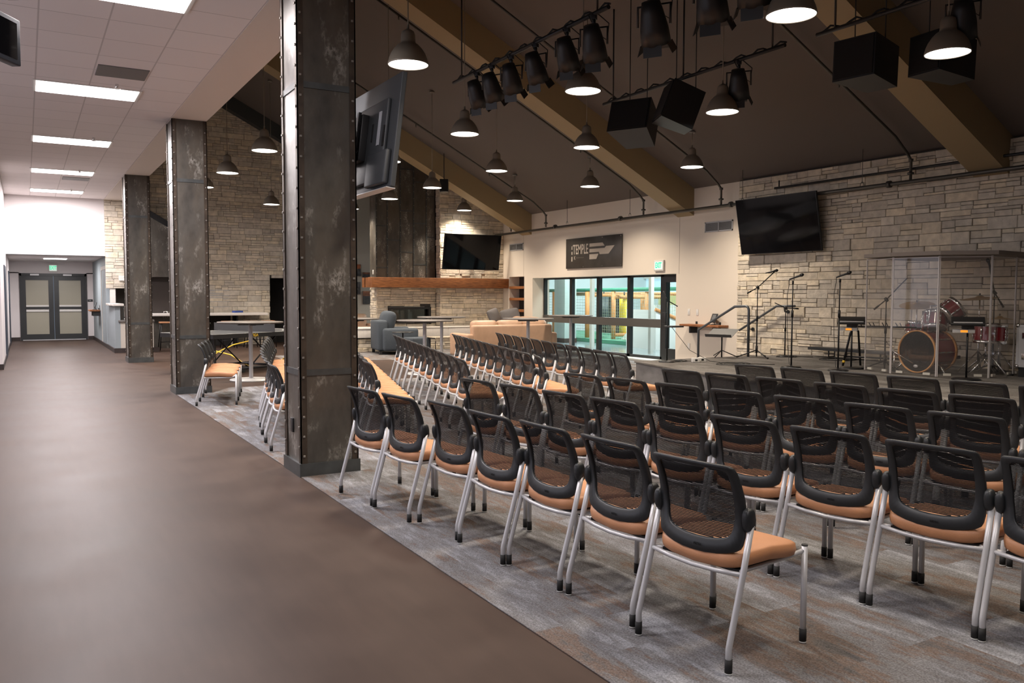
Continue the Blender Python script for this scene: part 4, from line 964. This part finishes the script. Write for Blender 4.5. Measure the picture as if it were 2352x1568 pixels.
MB().box(1.362, -.12, .77, 1.368, 1.645, .91).box(1.36, -.12, .905, 1.37, 1.645, .925).obj('net', mat('net_mesh', (.04, .04, .042), .6), t)
text('STIGA', .075, M_yellow, t, Matrix.Translation((.95, -.006, .722)) @ Rx, .0006, bold=.002)
text('STIGA', .075, M_yellow, t, Matrix.Translation((1.85, .176, .09)) @ Rx, .0006, bold=.002)
MB().box(1.55, .165, .05, 2.1, .175, .125).obj('foot_plate', M_black, t)
t = thing('paddle', 'white table tennis paddle lying on the table', 'paddle', (4.62, 17.25, .768), .4)
MB().lathe([(.001, 0), (.075, 0), (.078, .005), (.075, .01), (.001, .01)], 20).box(-.012, -.17, 0, .012, -.06, .018).obj('blade', M_whitepl, t)
t = thing('yellow_hose', 'yellow curved hose lying below the table tennis table', 'hose', (0, 0, 0))
MB().tube([(3.3, 19.3, .28), (3.55, 19.0, .27), (3.8, 18.6, .2), (3.95, 18.0, .05), (3.98, 17.6, .02)], .014, 8).tube([(3.45, 19.5, .05), (3.8, 19.9, .2), (4.2, 20.3, .32), (4.7, 20.8, .38)], .014, 8).tube([(4.9, 18.8, .02), (5.2, 18.6, .25), (5.6, 18.5, .3)], .014, 8).obj('hose', M_yellow, t)

# ---------------- stage ----------------
SZ = .45
def poly_top(): return [(8.42, 10.56), (7.72, 7.85), (7.90, 6.6), (8.06, 5.1), (8.15, 4.4), (8.3, 2.0), (8.6, -2), (XS-.03, -2), (XS-.03, 10.35), (10.76, 10.60)]
t = thing('stage', 'low carpeted stage platform along the stone wall', 'stage', (0, 0, 0))
MB().prism(poly_top(), .006, SZ-.02).obj('skirt', mat('stage_riser_vinyl', (.12, .115, .115), .6, noise=.35, nscale=2.5, stretch=(1, 1, 3)), t)
MB().prism([(x-(.02 if x < 9 else 0), y+(.02 if y > 10 else 0)) for x, y in poly_top()], SZ-.02, SZ).obj('deck', M_stagecarpet, t)
# steps behind the stage
for k, z in enumerate((.30, .15)):
    MB().box(10.8, 10.62+.3*k, .006, XS-.03, 10.92+.3*k, z).obj('step', M_stagecarpet, t)
t = thing('handrail', 'grey tube handrail at the stage steps', 'handrail', (0, 0, 0))
MB().tube([(10.76, 11.67, .006), (10.76, 11.67, .87), (10.76, 10.76, 1.31), (10.76, 10.50, 1.32), (10.76, 10.45, 1.30), (10.76, 10.43, 1.25), (10.76, 10.43, SZ)], .023, 12).obj('rail', mat('rail_grey', (.10, .11, .12), .45, .4), t)
t = thing('handrail', 'grey wall handrail on the stone beside the stage steps', 'handrail', (0, 0, 0))
MB().tube([(11.98, 11.85, .83), (11.98, 10.93, 1.31), (11.98, 10.5, 1.315)], .022, 12).obj('rail', MATS['rail_grey'], t)
for y, z in ((11.6, .96), (10.75, 1.31)): MB().tube([(12.08, y, z-.10), (12.0, y, z-.10), (11.98, y, z-.02)], .012, 8).cyl((12.09, y, z-.10), (12.07, y, z-.10), .035, 12).obj('bracket', M_charm, t)

def round_base(t, r=.14): MB().lathe([(r, 0), (r, .012), (r*.85, .022), (.02, .03), (.001, .03)], 24).obj('base', M_stand, t)
def mic(t, p, d):
    p = Vector(p); d = Vector(d).normalized()
    mm = MB().tube([p-d*.17, p-d*.02, p], [.010, .015, .022], 12).obj('microphone', M_black, t)
    MB().tube([p-d*.004, p+d*.012, p+d*.03, p+d*.045], [.022, .026, .022, .008], 12).obj('grille', mat('mic_grille', (.06, .06, .06), .35, .8), mm)
def straight_stand(loc, h_, label, d=(.6, -.5, .3)):
    t = thing('microphone_stand', label, 'microphone stand', loc, 0, 'microphone stands on stage')
    round_base(t); MB().cyl((0, 0, .02), (0, 0, h_*.62), .0115, 10).cyl((0, 0, h_*.6), (0, 0, h_), .008, 10).cyl((0, 0, h_*.58), (0, 0, h_*.66), .018, 10).cyl((0, 0, h_-.05), (0, 0, h_), .014, 10).obj('pole', M_stand, t)
    mic(t, (d[0]*.14, d[1]*.14, h_+.05+d[2]*.1), d)
    c = Vector(d).normalized(); e_ = Vector((d[0]*.14, d[1]*.14, h_+.05+d[2]*.1))-c*.17; c = Vector((e_.x, e_.y, 0))
    MB().tube([e_, e_-Vector((.02*0+c.x*.1, .0, .05)), (c.x*1.5, c.y*1.5, h_-.2), (c.x*1.3, c.y*1.3, h_*.4), (c.x*.6, c.y*.6, .05), (-.2, -.3, .012)], .004, 6).obj('cable', M_rubber, t)
straight_stand((9.70, 8.55, SZ), 1.27, 'straight microphone stand between the boom stand and the right one')
straight_stand((9.86, 7.86, SZ), 1.29, 'straight microphone stand nearest the drum shield')
def boom_stand(loc, h_, boom0, boom1, label, tri=True, rz=0, m_=True, d=None):
    t = thing('microphone_stand', label, 'microphone stand', loc, rz, 'microphone stands on stage')
    if tri:
        for a in (0.3, 2.4, 4.5):
            MB().tube([(0, 0, .13), (.30*math.cos(a), .30*math.sin(a), .015)], .009, 8).cyl((.29*math.cos(a), .29*math.sin(a), .018), (.33*math.cos(a), .33*math.sin(a), .012), .013, 8).obj('leg', M_stand, t)
        MB().cyl((0, 0, .08), (0, 0, .2), .02, 10).obj('hub', M_stand, t)
    else: round_base(t)
    MB().cyl((0, 0, .02), (0, 0, h_*.55), .0115, 10).cyl((0, 0, h_*.5), (0, 0, h_), .008, 10).cyl((0, 0, h_*.52), (0, 0, h_*.6), .017, 10).obj('pole', M_stand, t)
    MB().tube([boom0, (0, 0, h_), boom1], .0085, 8).tube([(0, -.02, h_-.02), (0, .02, h_+.02)], .022, 10).tube([boom0, [boom0[i]*.6 + (0, 0, h_)[i]*.4 for i in range(3)]], .013, 8).obj('boom', M_stand, t)
    if m_: mic(t, boom1, d or (boom1[0]-boom0[0], boom1[1]-boom0[1], boom1[2]-boom0[2]))
    return t
boom_stand((10.72, 10.2, SZ), 1.19, (-.10, .14, 1.09), (.18, -.22, 1.47), 'tripod boom microphone stand below the television, with chrome clutch', True, 0, True, (.8, -.6, .25))
boom_stand((11.35, 10.15, SZ), .84, (.14, -.16, .83), (-.14, .12, .93), 'low boom stand with coiled cable by the handrail', False, 0, False)
t = thing('microphone_stand', 'round-base stand with small tray at the stage corner', 'microphone stand', (8.75, 10.2, SZ))
round_base(t, .13); MB().cyl((0, 0, .02), (0, 0, .95), .010, 10).tube([(-.05, .05, 1.12), (0, 0, .97), (.12, -.1, .88)], .008, 8).obj('pole', M_stand, t)
MB().rbox(-.02, -.14, .55, .22, .04, .575, .005).obj('tray', M_charm, t)
MB().tube([(.05, -.05, .55), (.2, -.3, .2), (.45, -.5, .03), (.6, -.55, .012)], .004, 6).obj('cable', M_rubber, t)
# music stand
t = thing('music_stand', 'black music stand with tilted desk in front of the wall shelf', 'music stand', (10.28, 10.57, SZ), math.radians(-70))
MB().cyl((0, 0, .0), (0, 0, .40), .012, 10).obj('pole', M_stand, t)
Rm = Matrix.Translation((0, -.12, .36)) @ Matrix.Rotation(math.radians(24), 4, 'X')
MB().box(-.24, -.02, -.005, .24, .30, .0, Rm).box(-.24, -.025, 0, .24, -.02, .05, Rm).obj('desk', mat('desk_grey', (.04, .04, .04), .5), t)
for a in (0.5, 2.6, 4.7): MB().tube([(0, 0, .12), (.25*math.cos(a), .25*math.sin(a), .012)], .008, 8).obj('leg', M_stand, t)
t2 = thing('sheet_paper', 'small white paper on the lip of the music stand', 'paper', (10.28, 10.57, SZ), math.radians(-70))
MB().box(-.16, -.018, .002, .02, .05, .004, Rm).obj('sheet', M_whitepl, t2)

def monitor_stand(loc, rz, h_, label):
    t = thing('monitor_mixer', label, 'mixer', loc, rz, 'personal monitor mixers')
    round_base(t, .17); MB().cyl((0, 0, .02), (0, 0, h_), .012, 10).obj('pole', M_stand, t)
    MB().rbox(-.17, -.06, h_-.07, .08, .06, h_-.025, .004).obj('receiver', mat('receiver_silver', (.35, .34, .33), .4), t)
    MB().box(-.08, -.062, h_-.062, .0, -.0605, h_-.033).obj('display', mat('orange_display', (.5, .18, .01), .4, emit=(1, .35, .03), estr=.8), t)
    R = Matrix.Translation((0, 0, h_+.06)) @ Matrix.Rotation(.35, 4, 'X')
    MB().rbox(-.19, -.12, 0, .19, .12, .035, .008, R).obj('mixer_body', M_black, t)
    MB().box(-.16, -.10, .0355, .16, -.07, .0365, R).obj('fader_strip', M_silver, t)
    MB().rbox(-.07, -.05, h_-.02, .07, .05, h_+.07, .01).obj('tilt_mount', M_black, t)
monitor_stand((10.32, 8.0, SZ), -1.0, .62, 'personal monitor mixer on round-base stand left of the drum shield')
monitor_stand((10.22, 6.22, SZ), -1.0, .66, 'personal monitor mixer on round-base stand in front of the drum shield')
# guitar stand
t = thing('guitar_stand', 'black folding guitar rack beside and behind the drum shield edge', 'guitar stand', (0, 0, 0))
a, b = Vector((10.62, 8.38, SZ)), Vector((10.95, 7.45, SZ))
for p in (a, b):
    q = p+Vector((.12, -.05, .58)); MB().tube([p, p.lerp(q, .85), q+Vector((.03, 0, 0)), q+Vector((.10, -.04, -.06)), p+Vector((.30, -.08, 0))], .016, 8).obj('frame_leg', M_stand, t)
    MB().tube([p.lerp(q, .08), p.lerp(q, .14)], .021, 10).obj('yellow_ring', M_yellow, t)
q0, q1 = a+Vector((.12, -.05, .60)), b+Vector((.12, -.05, .60)); MB().tube([q0, q1], .014, 8).obj('top_bar', M_stand, t)
m = MB()
for k in range(5):
    p = q0.lerp(q1, .12+.19*k); m.tube([p+Vector((0, .03, 0)), p+Vector((-.05, .035, .06))], .007, 6).tube([p-Vector((0, .03, 0)), p+Vector((-.05, -.035, .06))], .007, 6)
m.obj('neck_fork', M_stand, t)
MB().tube([a+Vector((.05, 0, .14)), b+Vector((.05, 0, .14))], .014, 8).obj('bottom_bar', M_stand, t)

# ---------------- drum shield ----------------
t = thing('drum_shield', 'clear acrylic drum shield panels around the drum kit', 'drum shield', (0, 0, 0))
sp = [(10.62, 8.30), (10.30, 7.76), (10.12, 7.22), (10.22, 6.62), (10.64, 6.18), (11.35, 6.27), (11.95, 6.35)]
sp = sp[1:]
for i, ((xa, ya), (xb, yb)) in enumerate(zip(sp, sp[1:])):
    dx, dy = xb-xa, yb-ya; l = math.hypot(dx, dy); M2 = Matrix.Translation((xa, ya, SZ)) @ Matrix.Rotation(math.atan2(dy, dx), 4, 'Z')
    p = MB().box(.012, -.004, .01, l-.012, .004, 1.55, M2).obj('panel', M_acryl, t)
    MB().box(.002, -.007, .005, .014, .007, 1.57, M2).box(l-.014, -.007, .005, l-.002, .007, 1.57, M2).box(0, -.006, 1.55, l, .006, 1.56, M2).obj('edge_strip', M_acryledge, p)
    MB().box(.08, -.012, .02, .17, .012, .05, M2).box(l-.17, -.012, .02, l-.08, .012, .05, M2).obj('base_clip', mat('clip_cream', (.45, .43, .38), .5), p)
tag(MB().prism([(10.18, 7.72), (10.03, 7.2), (10.14, 6.56), (10.6, 6.08), (12.0, 6.25), (12.0, 7.9), (11.2, 7.95)], SZ+1.58, SZ+1.63).obj('shield_lid', mat('acoustic_lid', (.20, .17, .15), .9, bump=.3, bscale=40)), 'grey-brown acoustic lid lying on top of the drum shield', 'lid')

# ---------------- drum kit ----------------
def drum(t, name, c, ax, r, d, shell, hoopm, head, lugs=8):
    """cylinder centred at c, axis ax; returns the shell object"""
    z = Vector(ax).normalized(); M2 = Matrix.Translation(c) @ z.to_track_quat('Z', 'Y').to_matrix().to_4x4()
    s = MB().lathe([(r, -d/2), (r, d/2)], 40, M2).obj(name, shell, t)
    for e in (-1, 1):
        h_ = MB().lathe([(r, e*d/2-.02), (r+.012, e*d/2-.02), (r+.014, e*d/2), (r+.012, e*d/2+.022), (r-.004, e*d/2+.022), (r-.006, e*d/2+.002)], 40, M2).obj('hoop', hoopm, s)
        MB().lathe([(r-.004, e*(d/2+.004)), (.001, e*(d/2+.006))], 40, M2).obj('drumhead', head, s)
    l = MB()
    for k in range(lugs):
        a = 2*PI*k/lugs; x, y = (r+.012)*math.cos(a), (r+.012)*math.sin(a)
        l.tube([M2 @ Vector((x, y, -d/2)), M2 @ Vector((x, y, d/2))], .004, 6).tube([M2 @ Vector((x, y, -d*.3)), M2 @ Vector((x, y, d*.3*0-.01))], .011, 8).tube([M2 @ Vector((x, y, .01)), M2 @ Vector((x, y, d*.3))], .011, 8)
    l.obj('lugs', M_chrome, s); return s
M_headblk = mat('black_drumhead', (.006, .006, .008), .10, spec=.3); M_headclr = mat('clear_drumhead', (.40, .36, .31), .25)
bx_, by_ = 10.62, 7.06
ax = Vector((-.80, -.05, 0)).normalized()
bd = thing('bass_drum', 'red bass drum with black front head and maple hoop', 'bass drum', (0, 0, 0))
bc = Vector((bx_+.22, by_-.06, SZ+.30)); axb = Vector((-1, .06, 0)).normalized()
bc = Vector((10.73, 7.09, SZ+.295))
s = drum(bd, 'shell', bc, axb, .28, .42, M_redlac, M_hoop, M_headblk, 10)
fc = bc+axb*.232; zM = Matrix.Translation(fc) @ axb.to_track_quat('Z', 'Y').to_matrix().to_4x4()
up_ = Vector((0, 0, 1)); sd = up_.cross(axb).normalized()
MB().lathe([(.001, .0), (.035, .0), (.035, .002), (.001, .002)], 20, Matrix.Translation(fc-up_*.20) @ axb.to_track_quat('Z', 'Y').to_matrix().to_4x4() @ Matrix.Diagonal((1, .6, 1, 1))).obj('oval_badge', M_silver, bd)
MB().tube([bc+sd*.24+Vector((0, 0, -.12))+axb*.1, bc+sd*.40+Vector((0, 0, -.295))+axb*.16], .012, 8).obj('spur', M_chrome, bd)
MB().tube([bc-sd*.24+Vector((0, 0, -.12))+axb*.1, bc-sd*.40+Vector((0, 0, -.295))+axb*.16], .012, 8).obj('spur', M_chrome, bd)
def tom(name, label, c, axt, r, d, lugs=6, cat='drum'):
    o = thing(name, label, cat, (0, 0, 0)); drum(o, 'shell', Vector(c), axt, r, d, M_redlac, M_chrome, M_headclr, lugs); return o
o = tom('tom_drum', 'red rack tom, lower one tilted above the bass drum', (10.80, 7.04, SZ+.71), (.30, .15, .94), .15, .20)
MB().tube([(10.62, 7.10, SZ+.56), (10.62, 7.10, SZ+.84), (10.74, 7.06, SZ+.80)], .014, 8).obj('mount', M_chrome, o)
o = tom('tom_drum', 'red rack tom, upper one with brown head facing right', (10.88, 6.86, SZ+.85), (.62, -.48, .62), .15, .18)
MB().tube([(10.64, 7.04, SZ+.56), (10.66, 7.02, SZ+.92), (10.80, 6.92, SZ+.92)], .014, 8).obj('mount', M_chrome, o)
def tripod(t, x, y, h_, sp_=.26, m_=M_chrome, top=None):
    for a in (.4, 2.5, 4.6): MB().tube([(x, y, SZ+.30), (x+sp_*math.cos(a), y+sp_*math.sin(a), SZ+.014)], .010, 8).obj('leg', m_, t)
    MB().cyl((x, y, SZ+.04), (x, y, SZ+h_*.6), .012, 10).cyl((x, y, SZ+h_*.55), (x, y, SZ+h_), .009, 10).obj('stand_pole', m_, t)
def snare(x, y, z, r, label, d=.15):
    o = thing('snare_drum', label, 'drum', (0, 0, 0)); drum(o, 'shell', Vector((x, y, SZ+z)), (.05, 0, 1), r, d, M_redlac, M_chrome, M_headclr, 8); tripod(o, x, y, z-.1); return o
snare(11.45, 7.72, .58, .17, 'snare drum left behind the bass drum')
o = snare(10.95, 6.36, .56, .19, 'red floor tom on chrome legs right of the bass drum', .22)
def cymbal(x, y, z, r, label, tilt=(.12, .1)):
    o = thing('cymbal', label, 'cymbal', (0, 0, 0)); M2 = Matrix.Translation((x, y, SZ+z)) @ Matrix.Rotation(tilt[0], 4, 'X') @ Matrix.Rotation(tilt[1], 4, 'Y')
    MB().lathe([(r, -.002), (r*.6, .010), (r*.22, .016), (r*.2, .03), (r*.1, .04), (.004, .042), (.004, .038), (r*.18, .024), (r*.6, .006), (r, -.004)], 40, M2).obj('bronze_plate', M_brass, o)
    tripod(o, x, y, z+.02); MB().cyl((x, y, SZ+z), (x, y, SZ+z+.07), .012, 8).obj('wing_nut', M_chrome, o)
cymbal(11.25, 7.62, .92, .24, 'large bronze crash cymbal at the left of the kit', (.1, -.22))
cymbal(11.30, 6.72, 1.02, .24, 'bronze ride cymbal at the right of the kit', (-.03, -.10))
cymbal(11.62, 6.62, .74, .17, 'hi-hat cymbal seen behind the right shield panel', (0, 0))
t = thing('drum_stool', 'black round drum stool behind the kit', 'stool', (11.7, 6.85, SZ))
MB().lathe([(.001, .44), (.16, .44), (.17, .47), (.16, .52), (.001, .525)], 24).obj('seat', M_black, t)
for a in (0, 2.1, 4.2): MB().tube([(0, 0, .25), (.22*math.cos(a), .22*math.sin(a), .012)], .012, 8).obj('leg', M_chrome, t)
MB().cyl((0, 0, .1), (0, 0, .44), .014).obj('post', M_chrome, t)
# kit mics
boom_stand((10.55, 7.62, SZ), 1.0, (-.13, .10, .86), (.22, -.16, 1.30), 'overhead boom microphone stand at the left of the drum kit', True, 0, False)
o = boom_stand((11.35, 6.55, SZ), 1.1, (.05, -.1, .9), (-.1, .04, 1.52), 'overhead boom microphone stand behind the ride cymbal', True, 0, True)
t = thing('microphone_stand', 'short silver boom microphone across the bass drum front', 'microphone stand', (10.48, 7.42, SZ))
round_base(t, .10); MB().cyl((0, 0, .02), (0, 0, .26), .010).tube([(-.03, .12, .42), (0, 0, .27), (.05, -.28, .12)], .008, 8).obj('boom', M_chrome, t)
MB().tube([(.05, -.28, .12), (.06, -.36, .13), (.065, -.42, .135)], [.012, .026, .02], 12).obj('microphone', mat('kick_mic', (.35, .30, .24), .5), t)
# flight case
t = thing('flight_case', 'white road case with metal corners at the right edge of the stage', 'road case', (11.42, 6.03, SZ), 0)
MB().box(-.2, -.68, 0, .08, .1, .13).obj('wheel_base', M_black, t)
MB().rbox(-.22, -.7, .13, .1, .12, .68, .01).obj('body', mat('case_white', (.55, .55, .56), .4), t)
m = MB()
for z in (.135, .65): m.box(-.225, -.7, z-.005, -.215, .12, z+.03)
for y in (-.02, .095): m.box(-.226, y, .13, -.216, y+.03, .68)
m.obj('edge_trim', M_silver, t)
for z in (.14, .67): MB().sell(.03, .03, .03, 1, 1, Matrix.Translation((-.215, .11, z)), 12, 8).obj('corner', M_chrome, t)
for z in (.27, .54): MB().rbox(-.235, -.03, z-.04, -.22, .05, z+.04, .004).obj('latch', M_chrome, t)
# wheels-up cable trough along wall
t = thing('folded_table', 'long dark folded table lying on the stage along the stone wall', 'table', (0, 0, 0))
MB().box(11.75, 7.4, SZ+.12, 12.0, 10.0, SZ+.17).obj('top_board', M_charm, t)
for y in (7.7, 8.6, 9.6): MB().tube([(11.8, y, SZ+.12), (11.8, y, SZ+.02), (11.95, y, SZ+.02), (11.95, y, SZ+.12)], .012, 8).obj('leg', M_black, t)
rc = random.Random(5)
def cable(name, label, x, y, r, n, z0=SZ):
    t = thing(name, label, 'cable', (0, 0, 0)); pts = []
    for k in range(n*14):
        a = 2*PI*k/14; rr_ = r*(1+.35*math.sin(a*.37+k*.11)); pts.append((x+rr_*math.cos(a)*1.3, y+rr_*math.sin(a), z0+.006+.002*(k % 5)))
    pts.append((x+r*3, y-r*2, z0+.006)); MB().tube(pts, .005, 6).obj('cord', M_rubber, t)
cable('cable_coil', 'loose coil of black cable at the front of the stage', 9.35, 9.35, .17, 3)
cable('cable_coil', 'black cable tangle around the corner stand on stage', 8.95, 10.25, .13, 4)
cable('cable_coil', 'black cable coil beneath the boom stand by the handrail', 11.3, 10.05, .12, 3)
cable('cable_coil', 'black cable tangle on the stage by the stone wall', 11.55, 9.2, .2, 3)
cable('cable_coil', 'black cable coil at the right front of the stage', 8.9, 4.1, .14, 3)
for i, (x, y, s_) in enumerate(((9.12, 9.95, 1), (9.28, 9.98, -1))):
    t = thing('power_box', ['left small white power box on the stage edge', 'right small white power box on the stage edge'][i], 'power box', (x, y, SZ), -.4, 'white power boxes')
    MB().rbox(-.06, -.04, 0, .06, .04, .07, .008).obj('housing', M_whitepl, t); MB().box(-.02, -.042, .02, .02, -.04, .05).obj('socket', M_black, t)

# ---------------- ceiling rigging ----------------
def spot(t, x, y, z, tilt, rz, s=1.0):
    M2 = Matrix.Translation((x, y, z)) @ Matrix.Rotation(rz, 4, 'Z') @ Matrix.Diagonal((s, s, s, 1))
    o = thing('stage_spotlight', t, 'spotlight', (0, 0, 0), 0, 'black stage spotlights')
    MB().tube([(0, 0, .0), (0, 0, -.10)], .02, 8, M2).tube([(-.15, 0, -.30), (-.15, 0, -.12), (.15, 0, -.12), (.15, 0, -.30)], .012, 6, M2).rbox(-.03, -.03, -.03, .03, .03, .04, .006, M2).obj('yoke', M_black, o)
    R = M2 @ Matrix.Translation((0, 0, -.30)) @ Matrix.Rotation(tilt, 4, 'X')
    MB().lathe([(.001, .22), (.08, .21), (.10, .12), (.125, -.02), (.135, -.16), (.12, -.16), (.11, -.02), (.001, .0)], 20, R).obj('can', M_black, o)
    for a in range(4): MB().box(-.085, 0, -.09, .085, .004, .005, R @ Matrix.Rotation(a*PI/2, 4, 'Z') @ Matrix.Translation((0, .125, -.155)) @ Matrix.Rotation(.4, 4, 'X')).obj('barn_door', M_black, o)
    MB().tube([M2 @ Vector((.05, 0, .02)), M2 @ Vector((.16, .02, -.08)), M2 @ Vector((.14, .04, -.25)), M2 @ Vector((.04, .02, -.18)), M2 @ Vector((-.06, 0, .02))], .006, 6).obj('cable', M_rubber, o)
def bar(x, y0, y1, z, label, hang):
    o = thing('lighting_bar', label, 'lighting bar', (0, 0, 0), 0, 'hanging lighting bars')
    MB().tube([(x, y0, z), (x, y1, z)], .024, 12).obj('pipe', M_black, o)
    for y in hang: MB().cyl((x, y, z), (x, y, roof(x)), .012, 8).obj('hanger_rod', M_black, o)
    pts = [(x+.02, y0+(y1-y0)*k/40, z+.035+.03*math.sin(k*1.7)) for k in range(41)]; MB().tube(pts, .012, 6).obj('cable', M_rubber, o)
bar(5.33, 7.2, 10.85, 4.5, 'lighting bar with six spotlights left of centre ceiling', (7.4, 10.6))
for k, (y, s, ln) in enumerate(((10.14, .95, 'farthest'), (9.72, .95, 'second farthest'), (9.22, .95, 'third farthest'), (8.64, .95, 'fourth farthest'), (7.97, .95, 'second nearest'), (7.46, 1.0, 'nearest'))):
    spot(ln+' black spotlight on the left lighting bar', 5.33, y, 4.47, .55, -1.1+.1*(k % 3), s)
bar(7.95, 7.2, 10.85, 4.5, 'lighting bar carrying one spotlight above the hanging loudspeakers', (7.4, 9.0, 10.6))
spot('single black spotlight on the centre lighting bar', 7.95, 7.95, 4.47, .45, -.9, 1.0)
bar(7.97, 3.3, 6.75, 4.5, 'lighting bar above the large speaker cluster at upper right', (3.6, 5.2, 6.5))
bar(5.33, 3.4, 6.9, 4.5, 'lighting bar at the top edge of the view', (3.6, 6.6))
for k, (y, lb) in enumerate(((6.55, 'large dark spotlight hanging at the top edge, left one'), (5.75, 'large dark spotlight hanging at the top edge, middle one'), (5.25, 'large dark spotlight hanging at the top edge, right one'))):
    spot(lb, 5.40, y, 4.47, .5, -1.0, 1.1)
spot('black spotlight behind the large speaker cluster', 7.97, 5.0, 4.47, .5, -1.0, 1.0)
def speaker(name, label, M2, a, b, c):
    o = thing(name, label, 'loudspeaker', (0, 0, 0), 0, 'hanging black loudspeakers')
    MB().prism([(-a, -b), (a, -b), (a*.72, b), (-a*.72, b)], -c, c, M2).obj('cabinet', M_black, o)
    MB().box(-a*.92, -b-.012, -c*.92, a*.92, -b, c*.92, M2).obj('grille', mat('grille_cloth', (.006, .006, .006), .9), o)
    p = M2 @ Vector((0, 0, c)); m = MB()
    for dx in (-.2, .2): m.cyl((p.x, p.y+dx, p.z-.1), (p.x, p.y+dx, roof(p.x)), .007, 6)
    m.obj('hanger_rod', M_black, o)
def sm(x, y, z, rz, tilt): return Matrix.Translation((x, y, z)) @ Matrix.Rotation(rz, 4, 'Z') @ Matrix.Rotation(tilt, 4, 'X')
speaker('hanging_loudspeaker', 'left of the two centre hanging loudspeakers', sm(7.75, 9.78, 3.99, math.radians(-62), -.35), .31, .27, .24)
speaker('hanging_loudspeaker', 'right of the two centre hanging loudspeakers', sm(7.90, 9.02, 4.10, math.radians(-115), -.35), .26, .24, .27)
speaker('hanging_loudspeaker', 'left box of the large speaker cluster at upper right', sm(8.38, 6.36, 4.14, math.radians(-82), -.05), .25, .32, .23)
speaker('hanging_loudspeaker', 'right box of the large speaker cluster at upper right', sm(8.90, 5.78, 4.14, math.radians(-95), -.05), .20, .32, .22)
t = thing('small_loudspeaker', 'small black loudspeaker hanging under the far beam', 'loudspeaker', (9.3, 19.5, 4.28), -.5)
MB().rbox(-.11, -.09, -.16, .11, .09, .16, .015).obj('cabinet', M_black, t); MB().cyl((0, 0, .15), (0, 0, roof(9.3)-4.40), .012).obj('bracket', M_black, t)
MB().box(-.09, -.095, -.14, .09, -.09, .14).obj('grille', mat('grille_cloth', (.006, .006, .006), .9), t)
t = thing('small_spotlight', 'tiny white accent spotlight in the nook beside the near column', 'spotlight', (8.85, 22.9, 3.95))
MB().lathe([(.001, .12), (.04, .10), (.07, 0), (.06, 0)], 16).obj('can', M_shade, t)
